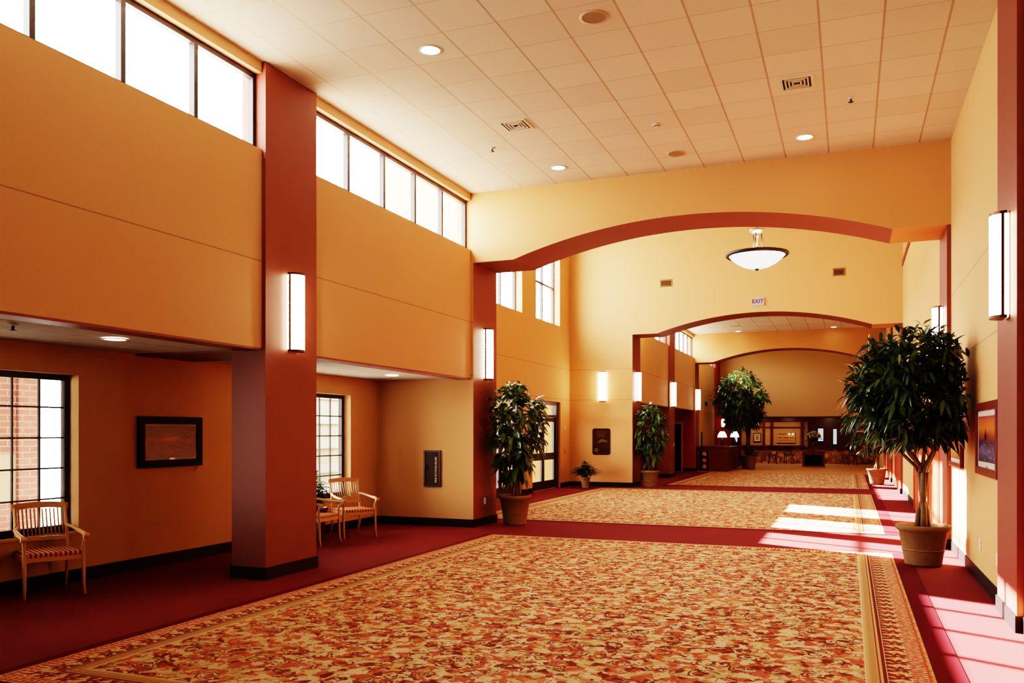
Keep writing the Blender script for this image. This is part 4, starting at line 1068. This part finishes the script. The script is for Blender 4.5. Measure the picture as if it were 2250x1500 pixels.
# ------------------------------------------------------------------ outdoors
GROUND = simple('bright_paving', srgb(226, 224, 218), 0.9, 0.1, var=0.06, scale=0.6)
b = MB(GROUND); b.box(-70, -8.3, -45, 90, -0.2, -0.06); struct(b.build('ground_outside'))
b = MB(WHITE); b.box(-12.2, -8.25, -6, 15.2, 2.86, 3.05); b.box(-14.5, -8.4, 15.2, 25.4, 2.9, 3.1); b.box(-12.2, -8.25, 25.4, 40, 2.86, 3.05); struct(b.build('sunblock_canopy_outside'))  # unseen canopy added to keep sun out of the alcoves and entrance doors
b = MB(WHITE); b.box(-8.3, XW, Y0, A1[0], SZ+0.3, SZ+0.42); b.box(-8.3, XW, A2[1], A3[0], SZ+0.3, SZ+0.42); struct(b.build('roof_alcove'))
t = thing('brick_porch_pier', 'brick porch pier with cream wall panel seen through the near alcove window', 'brick pier', (-11.0, 8.0, -0.06))
MB(BRICK).box(-0.45, 0.45, 0.30, 0.64, 0, 2.92).build('pier', t)
MB(BRICK).box(-0.2, 0.41, -4.5, 0.30, 0, 0.74).build('low_wall', t)
MB(SIDING2).box(-0.15, 0.40, -4.5, 0.30, 0.74, 1.43).build('panel', t)
MB(BRICK).box(-0.2, 0.41, -4.5, 0.30, 1.43, 2.92).build('upper_wall', t)
t = thing('siding_building', 'tan banded building seen through the second alcove window', 'building', (-16.0, 21.0, -0.06))
m = MB(SIDING); m.box(-3, 0, -3.2, 14, 0, 6.5); m.build('wall', t)
m = MB(SIDING2)
for z in (0.4, 1.2, 2.0, 2.8, 3.6): m.box(-0.01, 0.06, -3.2, 14, z, z+0.28)
m.build('siding_band', t)
t = thing('outdoor_fence', 'dark metal fence outside the second alcove window', 'fence', (-15.2, 17.4, -0.06))
m = MB(BRONZE)
for k in range(22): m.box(-0.015, 0.015, -1.6+k*0.14, -1.57+k*0.14, 0, 1.45)
m.box(-0.02, 0.02, -1.6, 1.5, 1.3, 1.34); m.box(-0.02, 0.02, -1.6, 1.5, 0.2, 0.24); m.build('railing', t)
rng = random.Random(31)
for k, (x, y, h, lab) in enumerate(((-14.2, 15.0, 2.2, 'pale green shrub outside behind the dark fence'), (-16.0, 11.6, 0.95, 'small pale shrub outside beyond the brick pier'))):
    t = thing('outdoor_shrub', lab, 'shrub', (x, y, -0.06))
    m = MB(BARK); m.tube([(0, 0, 0), (0, 0, h*0.5)], 0.05, 6); m.build('trunk', t)
    crown(t, rng, [(h*0.2, 0.1*h), (h*0.5, 0.34*h), (h*0.8, 0.3*h), (h, 0.05*h)], (0, 0), 60, 6, 0.2, 0.12, 0.3, SHRUB)

# ------------------------------------------------------------------ lights
def lamp(kind, name, loc, energy, col, rot=None, **kw):
    l = bpy.data.lights.new(name, kind); l.energy = energy; l.color = col
    for k, v in kw.items(): setattr(l, k, v)
    o = bpy.data.objects.new(name, l); COL.objects.link(o); o.location = loc
    if rot is not None: o.rotation_euler = rot
    return o
SUN_D = Vector((1.0, -0.52, -0.705))
s = lamp('SUN', 'sun', (-20, 20, 20), SUN_E, (1.0, 0.95, 0.88), angle=R(0.6)); s.rotation_mode = 'QUATERNION'; s.rotation_quaternion = SUN_D.to_track_quat('-Z', 'Y')
WARM = (1.0, 0.80, 0.55)
for x, y, z in LAMPS:
    e = DL_E if z > 4 else DL_E*0.04
    lamp('AREA', 'downlight_lamp', (x, y, z-0.02), e, WARM, shape='DISK', size=0.2, spread=R(150))
for y in (39.0, 42.0):
    for x in (-4.3, -0.6): lamp('AREA', 'lobby_fill', (x, y, CZ-0.02), DL_E*0.8, WARM, shape='DISK', size=0.25, spread=R(150))  # unseen ceiling lights added to brighten the lobby
for x in (-4.6, -3.1, -1.0): lamp('AREA', 'bar_fill', (x, 46.6, 2.58), 22, WARM, shape='DISK', size=0.15)  # added fill lights without fixtures, lift the dark bar
lamp('AREA', 'vestibule_fill', (-9.3, 24.3, 2.84), 60, (1.0, 0.85, 0.6), shape='DISK', size=0.3)  # added fill light without a fixture, brightens the vestibule wall
lamp('POINT', 'pendant_lamp', (-1.94, 19.9, 5.85), 160, (1.0, 0.86, 0.6), shadow_soft_size=0.3)
# window portals only guide sky sampling
def portal(x, y0, y1, z0, z1):
    l = bpy.data.lights.new('window_portal', 'AREA'); l.shape = 'RECTANGLE'; l.size = y1-y0; l.size_y = z1-z0
    l.cycles.is_portal = True
    o = bpy.data.objects.new('window_portal', l); COL.objects.link(o); o.location = (x, (y0+y1)/2, (z0+z1)/2)
    o.rotation_euler = Matrix(((0, 0, -1), (1, 0, 0), (0, -1, 0))).to_euler()
for a, c in ((P0[1], P1[0]), (P1[1], A1[0]), (A2[1], PZ[0]), (PZ[1], A3[0]), (A3[1], 42.3)): portal(-6.33, a, c, SILL, HEAD)
for a, c in TW: portal(X2L-0.32, a, c, SILL, 8.0)
portal(XA-0.3, W1[0], W1[1], W1[2], W1[3]); portal(XA-0.3, W2[0], W2[1], W2[2], W2[3]); portal(X2L-0.32, 17.6, 24.3, 0, 2.56); portal(XA-0.3, 27.0, 29.6, 0.5, 2.3)

w = bpy.data.worlds.new('sky'); scn.world = w; w.use_nodes = True
nt = w.node_tree; bg = nt.nodes['Background']; bg.inputs[1].default_value = SKY_E
tc = nt.nodes.new('ShaderNodeTexCoord'); sp = nt.nodes.new('ShaderNodeSeparateXYZ'); cr = nt.nodes.new('ShaderNodeValToRGB')
nt.links.new(tc.outputs['Generated'], sp.inputs[0]); nt.links.new(sp.outputs[2], cr.inputs[0]); nt.links.new(cr.outputs[0], bg.inputs[0])
cr.color_ramp.elements[0].color = (1.0, 0.97, 0.93, 1); cr.color_ramp.elements[1].color = (0.98, 0.98, 0.97, 1)

# ------------------------------------------------------------------ camera (level, rising-front lens)
cam = bpy.data.cameras.new('camera'); co = bpy.data.objects.new('camera', cam); COL.objects.link(co)
A = math.atan((1866.0-1125.0)/1866.0)
co.location = (0, 0, 1.66); co.rotation_euler = (PI/2, 0, A)
cam.sensor_fit = 'HORIZONTAL'; cam.sensor_width = 36.0; cam.lens = 36.0*1866.0/2250.0; cam.shift_y = (949.5-750.0)/2250.0
cam.clip_start = 0.05; cam.clip_end = 500
scn.camera = co
scn.view_settings.view_transform = VT; scn.view_settings.look = LOOK; scn.view_settings.exposure = EXPO; scn.view_settings.gamma = GAM
cy = scn.cycles
cy.max_bounces = 8; cy.diffuse_bounces = 2; cy.glossy_bounces = 3; cy.transmission_bounces = 4; cy.transparent_max_bounces = 8
cy.sample_clamp_indirect = 6.0; cy.caustics_reflective = False; cy.caustics_refractive = False
cy.use_denoising = True
